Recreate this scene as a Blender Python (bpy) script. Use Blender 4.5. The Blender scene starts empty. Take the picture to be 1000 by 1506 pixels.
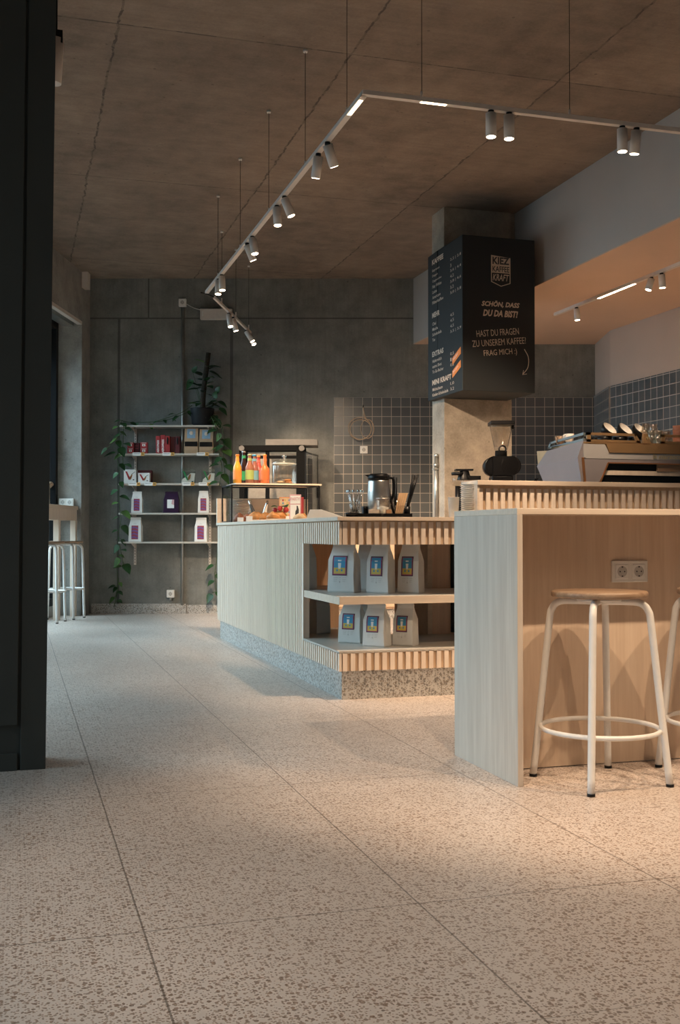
import bpy, bmesh, math, random
from mathutils import Vector, Matrix
R = random.Random(7)
SC = bpy.context.scene
COL = SC.collection
PI = math.pi
# ------------------------------------------------------------------ camera frame
CH = .86; CF = 1605.; YAW = math.radians(16.55); PIT = math.atan(31/1605)
FWD = Vector((math.sin(YAW)*math.cos(PIT), math.cos(YAW)*math.cos(PIT), math.sin(PIT)))
RGT = Vector((math.cos(YAW), -math.sin(YAW), 0)); UPV = RGT.cross(FWD)
CO = Vector((0, 0, CH))
def ray(x, y): return FWD + RGT*((x-500)/CF) - UPV*((y-753)/CF)
HF = Vector((math.sin(YAW), math.cos(YAW), 0))
def at(x, y, D):                      # point at horizontal distance D along the view axis
    d = ray(x, y); return CO + d*(D/d.dot(HF))
def px(D): return D/CF                # metres per pixel at distance D
def cut_x(x, y, X): d = ray(x, y); return CO + d*(X/d.x)
def cut_y(x, y, Y): d = ray(x, y); return CO + d*(Y/d.y)
BK = -YAW                             # rotation of things set square to the back wall

# ------------------------------------------------------------------ mesh builder
class MB:
    def __init__(s): s.v = []; s.f = []; s.m = []; s.s = []; s.M = None; s.mi = 0
    def _add(s, vs, fs, smooth=False):
        b = len(s.v)
        for p in vs:
            p = Vector(p)
            if s.M: p = s.M @ p
            s.v.append(p)
        for f in fs:
            s.f.append([b+i for i in f]); s.m.append(s.mi); s.s.append(smooth)
        return s
    def box(s, x0, y0, z0, x1, y1, z1):
        vs = [(x, y, z) for z in (z0, z1) for y in (y0, y1) for x in (x0, x1)]
        return s._add(vs, [(0,2,3,1),(4,5,7,6),(0,1,5,4),(2,6,7,3),(0,4,6,2),(1,3,7,5)])
    def cyl(s, p0, p1, r0, r1=None, seg=16, cap=True):
        p0 = Vector(p0); p1 = Vector(p1); r1 = r0 if r1 is None else r1
        d = (p1-p0).normalized(); a = Vector((0,0,1)) if abs(d.z) < .9 else Vector((1,0,0))
        u = d.cross(a).normalized(); w = d.cross(u)
        vs = []
        for p, r in ((p0, r0), (p1, r1)):
            for i in range(seg):
                t = 2*PI*i/seg; vs.append(p+u*(math.cos(t)*r)+w*(math.sin(t)*r))
        fs = [(i, (i+1) % seg, seg+(i+1) % seg, seg+i) for i in range(seg)]
        s._add(vs, fs, True)
        if cap:
            s._add(vs[:seg], [tuple(range(seg))]); s._add(vs[seg:], [tuple(range(seg))])
        return s
    def lathe(s, prof, c=(0,0,0), seg=20, closed=False):
        c = Vector(c); vs = []; n = len(prof)
        for r, z in prof:
            for i in range(seg):
                t = 2*PI*i/seg; vs.append((c.x+r*math.cos(t), c.y+r*math.sin(t), c.z+z))
        fs = []
        for k in range(n-1):
            for i in range(seg):
                j = (i+1) % seg
                fs.append((k*seg+i, k*seg+j, (k+1)*seg+j, (k+1)*seg+i))
        s._add(vs, fs, True)
        if not closed:
            if prof[0][0] > 1e-4: s._add(vs[:seg], [tuple(range(seg))])
            if prof[-1][0] > 1e-4: s._add(vs[-seg:], [tuple(range(seg))])
        return s
    def prism(s, poly, axis, a, b):
        def P(q, t):
            return {'x': (t, q[0], q[1]), 'y': (q[0], t, q[1]), 'z': (q[0], q[1], t)}[axis]
        n = len(poly); vs = [P(q, a) for q in poly]+[P(q, b) for q in poly]
        fs = [tuple(range(n)), tuple(range(n, 2*n))]+[(i, (i+1) % n, n+(i+1) % n, n+i) for i in range(n)]
        return s._add(vs, fs)
    def loft(s, rings, smooth=True, cap=True):
        n = len(rings[0]); vs = [p for r in rings for p in r]; fs = []
        for k in range(len(rings)-1):
            for i in range(n):
                j = (i+1) % n; fs.append((k*n+i, k*n+j, (k+1)*n+j, (k+1)*n+i))
        s._add(vs, fs, smooth)
        if cap:
            s._add(rings[0], [tuple(range(n))]); s._add(rings[-1], [tuple(range(n))])
        return s
    def tube(s, pts, r, seg=8, sub=5, closed=False):
        P = [Vector(p) for p in pts]; n = len(P); Q = []
        rng = range(n if closed else n-1)
        for i in rng:
            p1, p2 = P[i], P[(i+1) % n]
            p0 = P[i-1] if (i > 0 or closed) else p1*2-p2
            p3 = P[(i+2) % n] if (i+2 < n or closed) else p2*2-p1
            for k in range(sub):
                t = k/sub
                Q.append(.5*((2*p1)+(p2-p0)*t+(2*p0-5*p1+4*p2-p3)*t*t+(3*p1-p0-3*p2+p3)*t**3))
        if not closed: Q.append(P[-1])
        rr = r if callable(r) else (lambda t: r)
        m = len(Q); rings = []; prev = None
        for i, q in enumerate(Q):
            if closed: d = (Q[(i+1) % m]-Q[i-1])
            else: d = (Q[min(i+1, m-1)]-Q[max(i-1, 0)])
            d.normalize()
            if prev is None:
                a = Vector((0,0,1)) if abs(d.z) < .9 else Vector((1,0,0)); u = d.cross(a).normalized()
            else:
                u = (prev-d*prev.dot(d)).normalized()
            prev = u; w = d.cross(u); rad = rr(i/(m-1))
            rings.append([q+u*(math.cos(2*PI*k/seg)*rad)+w*(math.sin(2*PI*k/seg)*rad) for k in range(seg)])
        if closed: rings.append(rings[0])
        return s.loft(rings, True, not closed)
    def ball(s, c, rx, ry=None, rz=None, seg=14, rg=9):
        ry = rx if ry is None else ry; rz = rx if rz is None else rz; rings = []
        c = Vector(c)
        for k in range(1, rg):
            a = -PI/2+PI*k/rg
            rings.append([c+Vector((math.cos(a)*rx*math.cos(2*PI*i/seg), math.cos(a)*ry*math.sin(2*PI*i/seg), math.sin(a)*rz)) for i in range(seg)])
        return s.loft(rings, True, True)
    def torus(s, c, r, t, ax='z', seg=28, ts=8, rot=None):
        pts = []
        for i in range(seg):
            a = 2*PI*i/seg; x, y = math.cos(a)*r, math.sin(a)*r
            v = Vector({'z': (x,y,0), 'y': (x,0,y), 'x': (0,x,y)}[ax])
            if rot: v = rot @ v
            pts.append(Vector(c)+v)
        return s.tube(pts, t, ts, 1, True)
    def build(s, name, mat, parent=None, loc=None, rotz=None, bevel=0., norm=True, hi=2):
        me = bpy.data.meshes.new(name); me.from_pydata([tuple(p) for p in s.v], [], s.f)
        mats = mat if isinstance(mat, (list, tuple)) else [mat]
        for m in mats: me.materials.append(m)
        me.polygons.foreach_set('material_index', s.m); me.polygons.foreach_set('use_smooth', s.s)
        bm = bmesh.new(); bm.from_mesh(me)
        bmesh.ops.remove_doubles(bm, verts=bm.verts, dist=1e-6)
        if norm: bmesh.ops.recalc_face_normals(bm, faces=bm.faces)
        bm.to_mesh(me); bm.free()
        o = bpy.data.objects.new(name, me); COL.objects.link(o)
        if parent: o.parent = parent
        if loc is not None: o.location = loc
        if rotz is not None: o.rotation_euler = (0, 0, rotz)
        if bevel:
            b = o.modifiers.new('bevel', 'BEVEL'); b.width = bevel; b.segments = hi; b.limit_method = 'ANGLE'; b.angle_limit = math.radians(40)
        return o
def thing(name, label, cat, loc=(0,0,0), rotz=0, group=None):
    o = bpy.data.objects.new(name, None); o.empty_display_size = .05; COL.objects.link(o)
    o.location = loc; o.rotation_euler = (0, 0, rotz); return tag(o, label, cat, group)
def tag(o, label, cat, group=None, kind=None):
    o['label'] = label; o['category'] = cat
    if group: o['group'] = group
    if kind: o['kind'] = kind
    return o
def struct(o): o['kind'] = 'structure'; return o
def dup(root, loc, rotz, label, group=None):
    r = root.copy(); COL.objects.link(r); r.location = loc; r.rotation_euler = (0, 0, rotz); r['label'] = label
    if group: r['group'] = group
    for ch in list(root.children):
        c = ch.copy(); COL.objects.link(c); c.parent = r
        for g in list(ch.children):
            d = g.copy(); COL.objects.link(d); d.parent = c
    return r

# ------------------------------------------------------------------ materials
class NT:
    def __init__(s, name):
        s.mat = bpy.data.materials.new(name); s.mat.use_nodes = True; s.t = s.mat.node_tree
        s.t.nodes.clear(); s.out = s.n('ShaderNodeOutputMaterial')
        s.b = s.n('ShaderNodeBsdfPrincipled'); s.l(s.b.outputs[0], s.out.inputs[0])
    def n(s, typ, **kw):
        nd = s.t.nodes.new(typ)
        for k, v in kw.items(): setattr(nd, k, v)
        return nd
    def l(s, a, b): s.t.links.new(a, b)
    def put(s, sock, v):
        if hasattr(v, 'is_linked') or hasattr(v, 'links'): s.l(v, sock)
        else: sock.default_value = v
    def math(s, op, a, b=0., c=None, clamp=False):
        nd = s.n('ShaderNodeMath', operation=op); nd.use_clamp = clamp
        s.put(nd.inputs[0], a); s.put(nd.inputs[1], b)
        if c is not None: s.put(nd.inputs[2], c)
        return nd.outputs[0]
    def coords(s, scale=(1,1,1), obj=True):
        tc = s.n('ShaderNodeTexCoord'); mp = s.n('ShaderNodeMapping'); mp.inputs['Scale'].default_value = scale
        s.l(tc.outputs['Object'], mp.inputs[0]); return mp.outputs[0]
    def xyz(s):
        tc = s.n('ShaderNodeTexCoord'); sp = s.n('ShaderNodeSeparateXYZ'); s.l(tc.outputs['Object'], sp.inputs[0]); return sp.outputs
    def noise(s, vec, scale, detail=4, rough=.55):
        nd = s.n('ShaderNodeTexNoise'); s.l(vec, nd.inputs['Vector']); nd.inputs['Scale'].default_value = scale
        nd.inputs['Detail'].default_value = detail; nd.inputs['Roughness'].default_value = rough; return nd.outputs[0]
    def ramp(s, f, stops):
        nd = s.n('ShaderNodeValToRGB'); s.l(f, nd.inputs[0]); cr = nd.color_ramp
        while len(cr.elements) < len(stops): cr.elements.new(.5)
        for e, (p, c) in zip(cr.elements, stops):
            e.position = p; e.color = (*c, 1) if len(c) == 3 else c
        return nd.outputs[0]
    def mix(s, f, a, b, mode='MIX'):
        nd = s.n('ShaderNodeMix', data_type='RGBA', blend_type=mode)
        s.put(nd.inputs[0], f)
        for k, v in ((6, a), (7, b)):
            if isinstance(v, (tuple, list)): v = (*v, 1) if len(v) == 3 else v
            s.put(nd.inputs[k], v)
        return nd.outputs[2]
    def bump(s, h, strength=.3, dist=.01):
        nd = s.n('ShaderNodeBump'); nd.inputs['Strength'].default_value = strength; nd.inputs['Distance'].default_value = dist
        s.l(h, nd.inputs['Height']); s.l(nd.outputs[0], s.b.inputs['Normal'])
    def fin(s, col=None, rough=None, **kw):
        if col is not None: s.put(s.b.inputs['Base Color'], (*col, 1) if isinstance(col, tuple) and len(col) == 3 else col)
        if rough is not None: s.put(s.b.inputs['Roughness'], rough)
        for k, v in kw.items(): s.b.inputs[k.replace('_', ' ')].default_value = v
        return s.mat
def plain(name, col, rough=.5, var=.06, sc=30, **kw):
    t = NT(name); v = t.coords(); nz = t.noise(v, sc, 3)
    a = tuple(c*(1-var) for c in col); b = tuple(min(1, c*(1+var)) for c in col)
    return t.fin(t.ramp(nz, [(.3, a), (.7, b)]), rough, **kw)
def wood(name, c1, c2, axis='z', rough=.5, sc=1., board=None, gr=1.):
    t = NT(name); st = {'z': (14,14,.8), 'x': (.8,14,14), 'y': (14,.8,14)}[axis]
    v = t.coords(tuple(q*sc for q in st)); n1 = t.noise(v, 2.2, 6, .6); n2 = t.noise(v, 9, 3, .5)
    f = t.math('ADD', t.math('MULTIPLY', n1, .7), t.math('MULTIPLY', n2, .3))
    col = t.ramp(f, [(.36, c1), (.5, tuple((a+b)/2 for a, b in zip(c1, c2))), (.64, c2)])
    if board:                      # glued strips of slightly different tone
        ax, w = board; o = t.xyz()[ax]
        wn = t.n('ShaderNodeTexWhiteNoise', noise_dimensions='1D'); t.l(t.math('FLOOR', t.math('DIVIDE', o, w)), wn.inputs['W'])
        col = t.mix(t.math('MULTIPLY', wn.outputs[0], .16*gr), col, tuple(c*.62 for c in c1))
    t.bump(f, .08, .002)
    return t.fin(col, rough)
def line(t, co, x0, pitch, w, wob=None):   # 1 on the line, else 0
    c = t.math('SUBTRACT', co, x0-pitch/2)
    if wob is not None: c = t.math('ADD', c, wob)
    m = t.math('PINGPONG', t.math('ADD', c, 0), pitch/2)
    # pingpong peaks at pitch/2 exactly on the line
    return t.math('GREATER_THAN', m, pitch/2-w)
def concrete(name, base, kind):
    t = NT(name); v = t.coords(); o = t.xyz()
    big = t.noise(v, .9, 5, .6); mid = t.noise(v, 5, 6, .65); fine = t.noise(v, 60, 3, .6)
    f = t.math('ADD', t.math('MULTIPLY', big, .45), t.math('ADD', t.math('MULTIPLY', mid, .4), t.math('MULTIPLY', fine, .15)))
    d = tuple(c*.55 for c in base); l = tuple(min(1, c*1.4) for c in base)
    col = t.ramp(f, [(.36, d), (.5, base), (.64, l)])
    if kind in ('ceiling', 'wall'):
        vs = t.coords((.5, 9, 1) if kind == 'ceiling' else (9, 9, .5)); st = t.noise(vs, 3, 4, .6)
        col = t.mix(t.math('MULTIPLY', t.math('SUBTRACT', st, .42, clamp=True), .8), col, tuple(c*.5 for c in base))
    vo = t.n('ShaderNodeTexVoronoi'); t.l(v, vo.inputs['Vector']); vo.inputs['Scale'].default_value = 11
    sel = t.math('GREATER_THAN', t.noise(v, 7, 2), .56)
    pore = t.math('MULTIPLY', t.math('LESS_THAN', vo.outputs['Distance'], .1), sel)
    col = t.mix(t.math('MULTIPLY', pore, .55), col, tuple(c*.3 for c in base))
    wob = t.math('MULTIPLY', t.math('SUBTRACT', t.noise(v, 9, 4), .5), .05)
    wob1 = t.math('MULTIPLY', t.math('SUBTRACT', t.noise(v, 3, 2), .5), .004)
    if kind == 'ceiling':
        a = line(t, o[0], .515, 1.313, .007, wob); b = line(t, o[1], 5.92, 2.605, .006, wob1)
        br = t.math('ADD', .38, t.math('MULTIPLY', t.math('GREATER_THAN', t.noise(v, 14, 4), .5), .4))
        m = t.math('MULTIPLY', t.math('MAXIMUM', a, b), br)
    elif kind == 'wall':
        up = t.math('GREATER_THAN', o[2], 3.17); dn = t.math('SUBTRACT', 1, up)
        def ln(x, w): return t.math('LESS_THAN', t.math('ABSOLUTE', t.math('SUBTRACT', o[0], x)), w)
        h = t.math('LESS_THAN', t.math('ABSOLUTE', t.math('SUBTRACT', o[2], 3.17)), .008)
        m = t.math('MAXIMUM', h, t.math('MULTIPLY', dn, t.math('MAXIMUM', ln(-2.377, .013), ln(-1.166, .016))))
        m = t.math('MAXIMUM', m, t.math('MULTIPLY', up, ln(-2.06, .008)))
        m = t.math('MULTIPLY', m, .7)
    else: m = None
    if kind == 'ceiling':
        wn = t.n('ShaderNodeTexWhiteNoise', noise_dimensions='1D')
        t.l(t.math('ADD', t.math('FLOOR', t.math('DIVIDE', t.math('SUBTRACT', o[0], .515), 1.313)), t.math('MULTIPLY', t.math('FLOOR', t.math('DIVIDE', t.math('SUBTRACT', o[1], 5.92), 2.605)), 7.1)), wn.inputs['W'])
        col = t.mix(t.math('MULTIPLY', wn.outputs[0], .30), col, tuple(c*.5 for c in base))
    if m is not None: col = t.mix(m, col, tuple(c*.22 for c in base))
    h = t.math('SUBTRACT', mid, t.math('MULTIPLY', pore, .8))
    t.bump(h, .25, .006)
    return t.fin(col, .78)
def terrazzo(name, base, chips, seams=False, scale=70, thr=.36, rough=.42):
    t = NT(name); v = t.coords(); o = t.xyz()
    def vor(s, off):
        mp = t.n('ShaderNodeMapping'); mp.inputs['Location'].default_value = (off, off*2, off); t.l(v, mp.inputs[0])
        n = t.n('ShaderNodeTexVoronoi'); t.l(mp.outputs[0], n.inputs['Vector']); n.inputs['Scale'].default_value = s
        sp = t.n('ShaderNodeSeparateXYZ'); t.l(n.outputs['Color'], sp.inputs[0]); return n.outputs['Distance'], sp.outputs
    big = t.noise(v, 1.3, 4); nz = t.noise(v, 160, 2)
    col = t.ramp(big, [(.3, tuple(c*.9 for c in base)), (.7, tuple(c*1.08 for c in base))])
    for s, off, th, cc, p in ((scale*.75, 0, thr, chips[0], .42), (scale, 3.3, thr, chips[1], .5), (scale*1.6, 7.7, thr*1.05, chips[2], .55)):
        d, c = vor(s, off)
        k = t.math('MULTIPLY', t.math('LESS_THAN', t.math('ADD', d, t.math('MULTIPLY', nz, .25)), th), t.math('LESS_THAN', c[0], p))
        shade = t.mix(c[1], cc, tuple(q*.55 for q in cc))
        col = t.mix(t.math('MULTIPLY', k, .70), col, shade)
    if seams:
        wob = t.math('MULTIPLY', t.math('SUBTRACT', t.noise(v, 4, 2), .5), .004)
        a = line(t, o[0], .27, .6315, .0022, wob); b = line(t, o[1], 3.65, .628, .0016, wob)
        b2 = line(t, o[1], 3.65, 1.256, .0022, wob)
        m = t.math('MAXIMUM', t.math('MULTIPLY', a, .65), t.math('MAXIMUM', t.math('MULTIPLY', b, .38), t.math('MULTIPLY', b2, .6)))
        col = t.mix(m, col, (.07, .05, .035))
    t.put(t.b.inputs['Roughness'], t.math('ADD', rough, t.math('MULTIPLY', t.math('SUBTRACT', big, .5), .25)))
    return t.fin(col)
def tiles(name, ax):
    t = NT(name); o = t.xyz(); v = t.coords()
    P = .1028; w = .0028
    a = line(t, o[ax], 0., P, w); b = line(t, o[2], 2.316, P, w); g = t.math('MAXIMUM', a, b)
    ids = t.math('ADD', t.math('FLOOR', t.math('DIVIDE', o[ax], P)), t.math('MULTIPLY', t.math('FLOOR', t.math('DIVIDE', t.math('SUBTRACT', o[2], 2.316), P)), 17.3))
    wn = t.n('ShaderNodeTexWhiteNoise', noise_dimensions='1D'); t.l(ids, wn.inputs['W'])
    col = t.ramp(wn.outputs[0], [(0, (.085, .094, .10)), (1, (.112, .122, .128))])
    col = t.mix(g, col, (.46, .42, .37))
    t.put(t.b.inputs['Roughness'], t.math('ADD', .28, t.math('MULTIPLY', g, .5)))
    t.bump(t.math('SUBTRACT', 1, g), .4, .002)
    return t.fin(col)
def emis(name, col, strength, base=(.8,.8,.8)):
    t = NT(name); t.b.inputs['Emission Color'].default_value = (*col, 1); t.b.inputs['Emission Strength'].default_value = strength
    return t.fin(base, .4)
def glass(name, tint=(1,1,1), rough=.02, alpha=.05):   # thin clear pane: mostly see-through with a fresnel reflection
    t = NT(name); tr = t.n('ShaderNodeBsdfTransparent'); tr.inputs[0].default_value = (*tint, 1)
    gl = t.n('ShaderNodeBsdfGlossy'); gl.inputs['Roughness'].default_value = rough; gl.inputs[0].default_value = (.9,.9,.9,1)
    fr = t.n('ShaderNodeLayerWeight'); fr.inputs[0].default_value = .5
    mx = t.n('ShaderNodeMixShader'); t.l(t.math('ADD', t.math('MULTIPLY', t.math('POWER', fr.outputs['Facing'], 4), .7), alpha, clamp=True), mx.inputs[0])
    t.l(tr.outputs[0], mx.inputs[1]); t.l(gl.outputs[0], mx.inputs[2]); t.l(mx.outputs[0], t.out.inputs[0])
    t.t.nodes.remove(t.b)
    return t.mat
M = {}
M['wall_concrete'] = concrete('wall_concrete', (.195, .20, .187), 'wall')
M['ceil_concrete'] = concrete('ceiling_concrete', (.25, .192, .150), 'ceiling')
M['plain_concrete'] = concrete('plain_concrete', (.31, .30, .28), 'plain')
M['col_concrete'] = concrete('column_concrete', (.38, .33, .27), 'plain')
M['floor'] = terrazzo('terrazzo_floor', (.61, .53, .475), [(.23,.13,.08), (.36,.26,.19), (.28,.17,.11)], True, 105, .50)
M['plinth'] = terrazzo('terrazzo_plinth', (.50, .49, .47), [(.12,.11,.10), (.34,.27,.2), (.2,.18,.16)], False, 85, .55)
M['slat'] = wood('slat_wood', (.74, .61, .50), (.86, .74, .62), 'z', .55)
M['slatback'] = wood('slat_backing_wood', (.58, .40, .25), (.68, .50, .34), 'z', .6)
M['top'] = wood('worktop_wood', (.66, .54, .43), (.76, .64, .52), 'x', .45)
M['shelf'] = wood('shelf_laminate', (.50, .46, .41), (.58, .54, .48), 'x', .35)
M['bar'] = wood('bar_ash_wood', (.52, .44, .37), (.64, .56, .48), 'z', .5, .7, (1, .14), .5)
M['barin'] = wood('bar_ash_inner', (.66, .50, .37), (.78, .63, .49), 'z', .5, .8, (0, .16))
M['warmwood'] = wood('warm_cabinet_wood', (.58, .39, .25), (.70, .50, .33), 'z', .4, .8)
M['cabwood'] = wood('lightened_cabinet_wood', (.70, .50, .38), (.82, .62, .48), 'z', .3, .8)  # lightened to stand in for light missing behind the counter shelf
M['paint_wall'] = plain('warm_lit_wall_paint', (.46, .37, .31), .8, .03, 2)  # white wall with the warm light on it put into the colour
M['seat'] = wood('stool_seat_wood', (.26, .16, .10), (.42, .29, .19), 'x', .4, 2)
M['tile_x'] = tiles('square_grey_tiles', 0)
M['tile_y'] = tiles('square_grey_tiles_side', 1)
M['paint'] = plain('white_wall_paint', (.45, .42, .40), .8, .03, 2)
M['paint_warm_lit'] = plain('warm_lit_ceiling_paint', (.62, .44, .33), .8, .03, 2)  # warm lamp glow on the dropped ceiling, painted into its colour
M['darkpanel'] = plain('dark_olive_paint', (.046, .048, .043), .65, .08, 3)
M['white_metal'] = plain('white_powder_coat', (.80, .78, .75), .38, .02)
M['grey_metal'] = plain('light_grey_metal', (.66, .60, .55), .45, .04)
M['galv'] = plain('galvanised_metal', (.42, .43, .42), .35, .1, 20, Metallic=.8)
M['steel'] = plain('brushed_steel', (.66, .63, .60), .32, .05, 20, Metallic=1.)
M['chrome'] = plain('chrome', (.8, .8, .8), .08, .01, 20, Metallic=1.)
M['mach'] = plain('grey_machine_paint', (.30, .275, .29), .4, .03, 10, Metallic=.2)
M['machl'] = plain('light_machine_paint', (.50, .49, .49), .4, .03, 10, Metallic=.2)
M['warm_reflect'] = plain('warm_steel_reflection', (.42, .26, .13), .45, .05, 10, Metallic=.6)  # gold-brown reflections on the machine's steel, put into its base colour
M['black'] = plain('black_plastic', (.006, .006, .007), .35, .1, 30, Specular_IOR_Level=.25)
M['blackm'] = plain('black_matte', (.006, .006, .006), .8, .1, 30, Specular_IOR_Level=.1)
M['board'] = plain('menu_board_black', (.013, .016, .018), .7, .05, 3)
M['plasticw'] = plain('white_plastic', (.78, .77, .74), .4, .02)
M['hole'] = plain('socket_recess', (.50, .49, .47), .5, .02)
M['cream'] = plain('cream_print', (.62, .50, .40), .6, .02)
M['ink'] = plain('dark_ink', (.03, .03, .035), .6, .02)
M['bagw'] = plain('white_paper_bag', (.74, .74, .72), .55, .03, 8)
M['kraft'] = plain('kraft_paper', (.42, .29, .18), .7, .06)
M['purple'] = plain('purple_foil_bag', (.022, .005, .03), .35, .2)
M['navy'] = plain('dark_foil_bag', (.02, .025, .05), .35, .2)
M['blue'] = plain('label_blue', (.05, .28, .48), .5, .05)
M['yellow'] = plain('label_yellow', (.62, .48, .10), .5, .05)
M['magenta'] = plain('label_magenta', (.36, .06, .16), .5, .05)
M['paperblue'] = plain('label_pale_blue', (.22, .34, .46), .5, .08, 90)
M['white'] = plain('white_paper', (.80, .80, .78), .6, .02)
M['red'] = plain('red_card', (.36, .03, .035), .5, .08)
M['darkred'] = plain('dark_red_card', (.10, .012, .018), .5, .1)
M['orange'] = plain('orange_print', (.80, .26, .05), .5, .05)
M['tagor'] = plain('tag_orange', (.72, .38, .08), .5, .02)
M['green'] = plain('label_green', (.03, .28, .10), .5, .05)
M['pink'] = plain('pink_paper', (.62, .36, .38), .6, .04)
M['leaf'] = plain('pothos_leaf', (.018, .065, .018), .45, .45, 9)
M['leafy'] = plain('pothos_leaf_yellow_green', (.07, .15, .035), .45, .3, 9)
M['stem'] = plain('vine_stem', (.05, .09, .03), .6, .2)
M['moss'] = plain('moss_pole_fibre', (.035, .028, .02), .9, .4, 60)
M['pot'] = plain('dark_pot', (.010, .012, .015), .5, .1, 30, Specular_IOR_Level=.2)
M['pastry'] = plain('baked_pastry', (.62, .28, .09), .5, .35, 25)
M['pastryd'] = plain('dark_crust', (.20, .07, .03), .6, .4, 25)
M['cream_d'] = plain('cookie_dough', (.70, .50, .30), .6, .2, 25)
M['berry'] = plain('berry_red', (.45, .03, .03), .35, .2)
M['porcelain'] = plain('white_porcelain', (.80, .77, .73), .25, .01)
M['stone'] = plain('stoneware', (.55, .47, .39), .5, .08)
M['terra'] = plain('terracotta_glaze', (.42, .17, .10), .5, .05)
M['copper'] = plain('copper_edge', (.55, .24, .10), .3, .05, 10, Metallic=.8)
M['cord'] = plain('beige_cord', (.50, .36, .24), .6, .1)
M['straw'] = plain('wood_stirrer', (.62, .42, .24), .6, .1)
M['cardb'] = plain('brown_card', (.40, .22, .11), .7, .1)
M['darkglass'] = plain('dark_tinted_glass', (.03, .045, .05), .1, .1, 1)
M['brass'] = plain('brass_letters', (.75, .62, .36), .3, .02, 10, Metallic=.8)
M['glass'] = glass('clear_glass')
M['glassware'] = glass('glassware', (.93,.92,.9), .05, .06)
M['tumbler'] = glass('amber_lit_tumbler_glass', (.84,.80,.74), .12, .22)  # amber tint stands in for warm light caught by the tumblers
M['pane'] = glass('window_glass', (.92,.96,.96), .02, .04)
M['wax'] = glass('clear_pouch', (.9,.93,.9), .2, .15)
M['lens'] = emis('lit_lamp_lens', (1, .78, .56), 14)
M['lensoff'] = emis('strip_lens', (1, .76, .50), 9)
WARM = (1, .73, .49)
def drink(name, col): return plain(name, col, .12, .05, 20)
EXPO = 0.62
DAY = (85, 60, 54, 52)
# ================================================================== ROOM
CZ = 3.6
b = MB().box(-7, -5, -.12, 7.5, 13.2, 0); struct(b.build('floor', M['floor']))
b = MB().box(-7, -5, CZ, 7.5, 13.2, CZ+.2); struct(b.build('ceiling', M['ceil_concrete']))
# back wall, local frame: x right, y away from the camera, origin where the view axis meets it
BD = 11.70
BO = HF*BD
b = MB().box(-3.2, 0, 0, 5.2, .3, CZ); struct(b.build('wall_back', M['wall_concrete'], None, BO, BK))
def bw(px_, py_, off=0.): return at(px_, py_, BD-off)
# baseboard of terrazzo slabs
b = MB().box(-2.66, -.022, 0, -1.645, 0, .105); struct(b.build('baseboard_back', M['plinth'], None, BO, BK))
b = MB().box(-1.64, -.015, 0, 3.0, 0, .092); struct(b.build('baseboard_back_lower', M['plinth'], None, BO, BK))
# left wall, local frame: x runs from the window jamb towards the camera, y outwards
LY = math.radians(19.75)
LO = Vector((.655, 11.70, 0)); LROT = -math.pi/2-LY
# local +x -> -dW ; local +y -> outwards (towards -nW)
def lw(name, boxes, mat, **k):
    m = MB()
    for q in boxes: m.box(*q)
    return struct(m.build(name, mat, None, LO, LROT, **k))
ML = Matrix.Translation(LO) @ Matrix.Rotation(LROT, 4, 'Z')
e = ML.to_3x3() @ Vector((0, 1, 0)); LSGN = 1 if e.x < 0 else -1   # which local y points outwards
def yb(a, b_): return (a, b_) if LSGN > 0 else (-b_, -a)
def lbox(x0, o0, z0, x1, o1, z1):
    a, c = yb(o0, o1); return (x0, a, z0, x1, c, z1)
TH = .36
opens = [(0, 2.9), (3.5, 7.3), (8.0, 11.8), (12.5, 16.0)]
segs = [(-.75, 0), (2.9, 3.5), (7.3, 8.0), (11.8, 12.5), (16.0, 18.2)]
lw('wall_left', [lbox(a, 0, 0, c, TH, CZ) for a, c in segs]+[lbox(a, 0, 3.08, c, TH, CZ) for a, c in opens]+[lbox(a, .24, 0, c, TH, .11) for a, c in opens], M['plain_concrete'])
for i, (a, c) in enumerate(opens):
    fr = MB(); z0, z1 = .11, 3.08; o0, o1 = .25, .32
    fr.box(*lbox(a, o0, z0, a+.07, o1, z1)); fr.box(*lbox(c-.07, o0, z0, c, o1, z1))
    fr.box(*lbox(a, o0, z0, c, o1, z0+.07)); fr.box(*lbox(a, o0, z1-.09, c, o1, z1))
    mid = (a+c)/2
    fr.box(*lbox(mid-.035, o0, z0, mid+.035, o1, z1))
    f = struct(fr.build('window_%d' % (i+1), M['black'], None, LO, LROT))
    gl = MB(); gl.box(*lbox(a+.06, .28, z0+.06, c-.06, .286, z1-.08)); g = gl.build('window_pane', M['pane'], f)
# lintel blind rail and cable duct at the near edge of the lintel
lw('trim_1', [lbox(-.01, -.0, 3.045, 2.9, .05, 3.08)], M['grey_metal'])
lw('trim_2', [lbox(-.01, .09, 3.03, 2.9, .2, 3.08)], M['galv'])
# corner pipes
p = tag(MB().cyl(at(124, 482, 11.58), at(124, 905, 11.58).xy.to_3d(), .011, seg=8).build('conduit', M['galv']), 'thin vertical metal conduit in the corner beside the window jamb', 'conduit')
cb = thing('junction_box', 'small dark box mounted high in the left corner below the ceiling', 'box', at(124, 408, 11.45), BK)
MB().box(-.05, -.06, -.12, .05, .06, .07).build('housing', M['grey_metal'], cb, bevel=.006)
MB().cyl((0, 0, .07), (0, 0, CZ-cb.location.z), .012, seg=8).build('mount', M['blackm'], cb)
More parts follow.
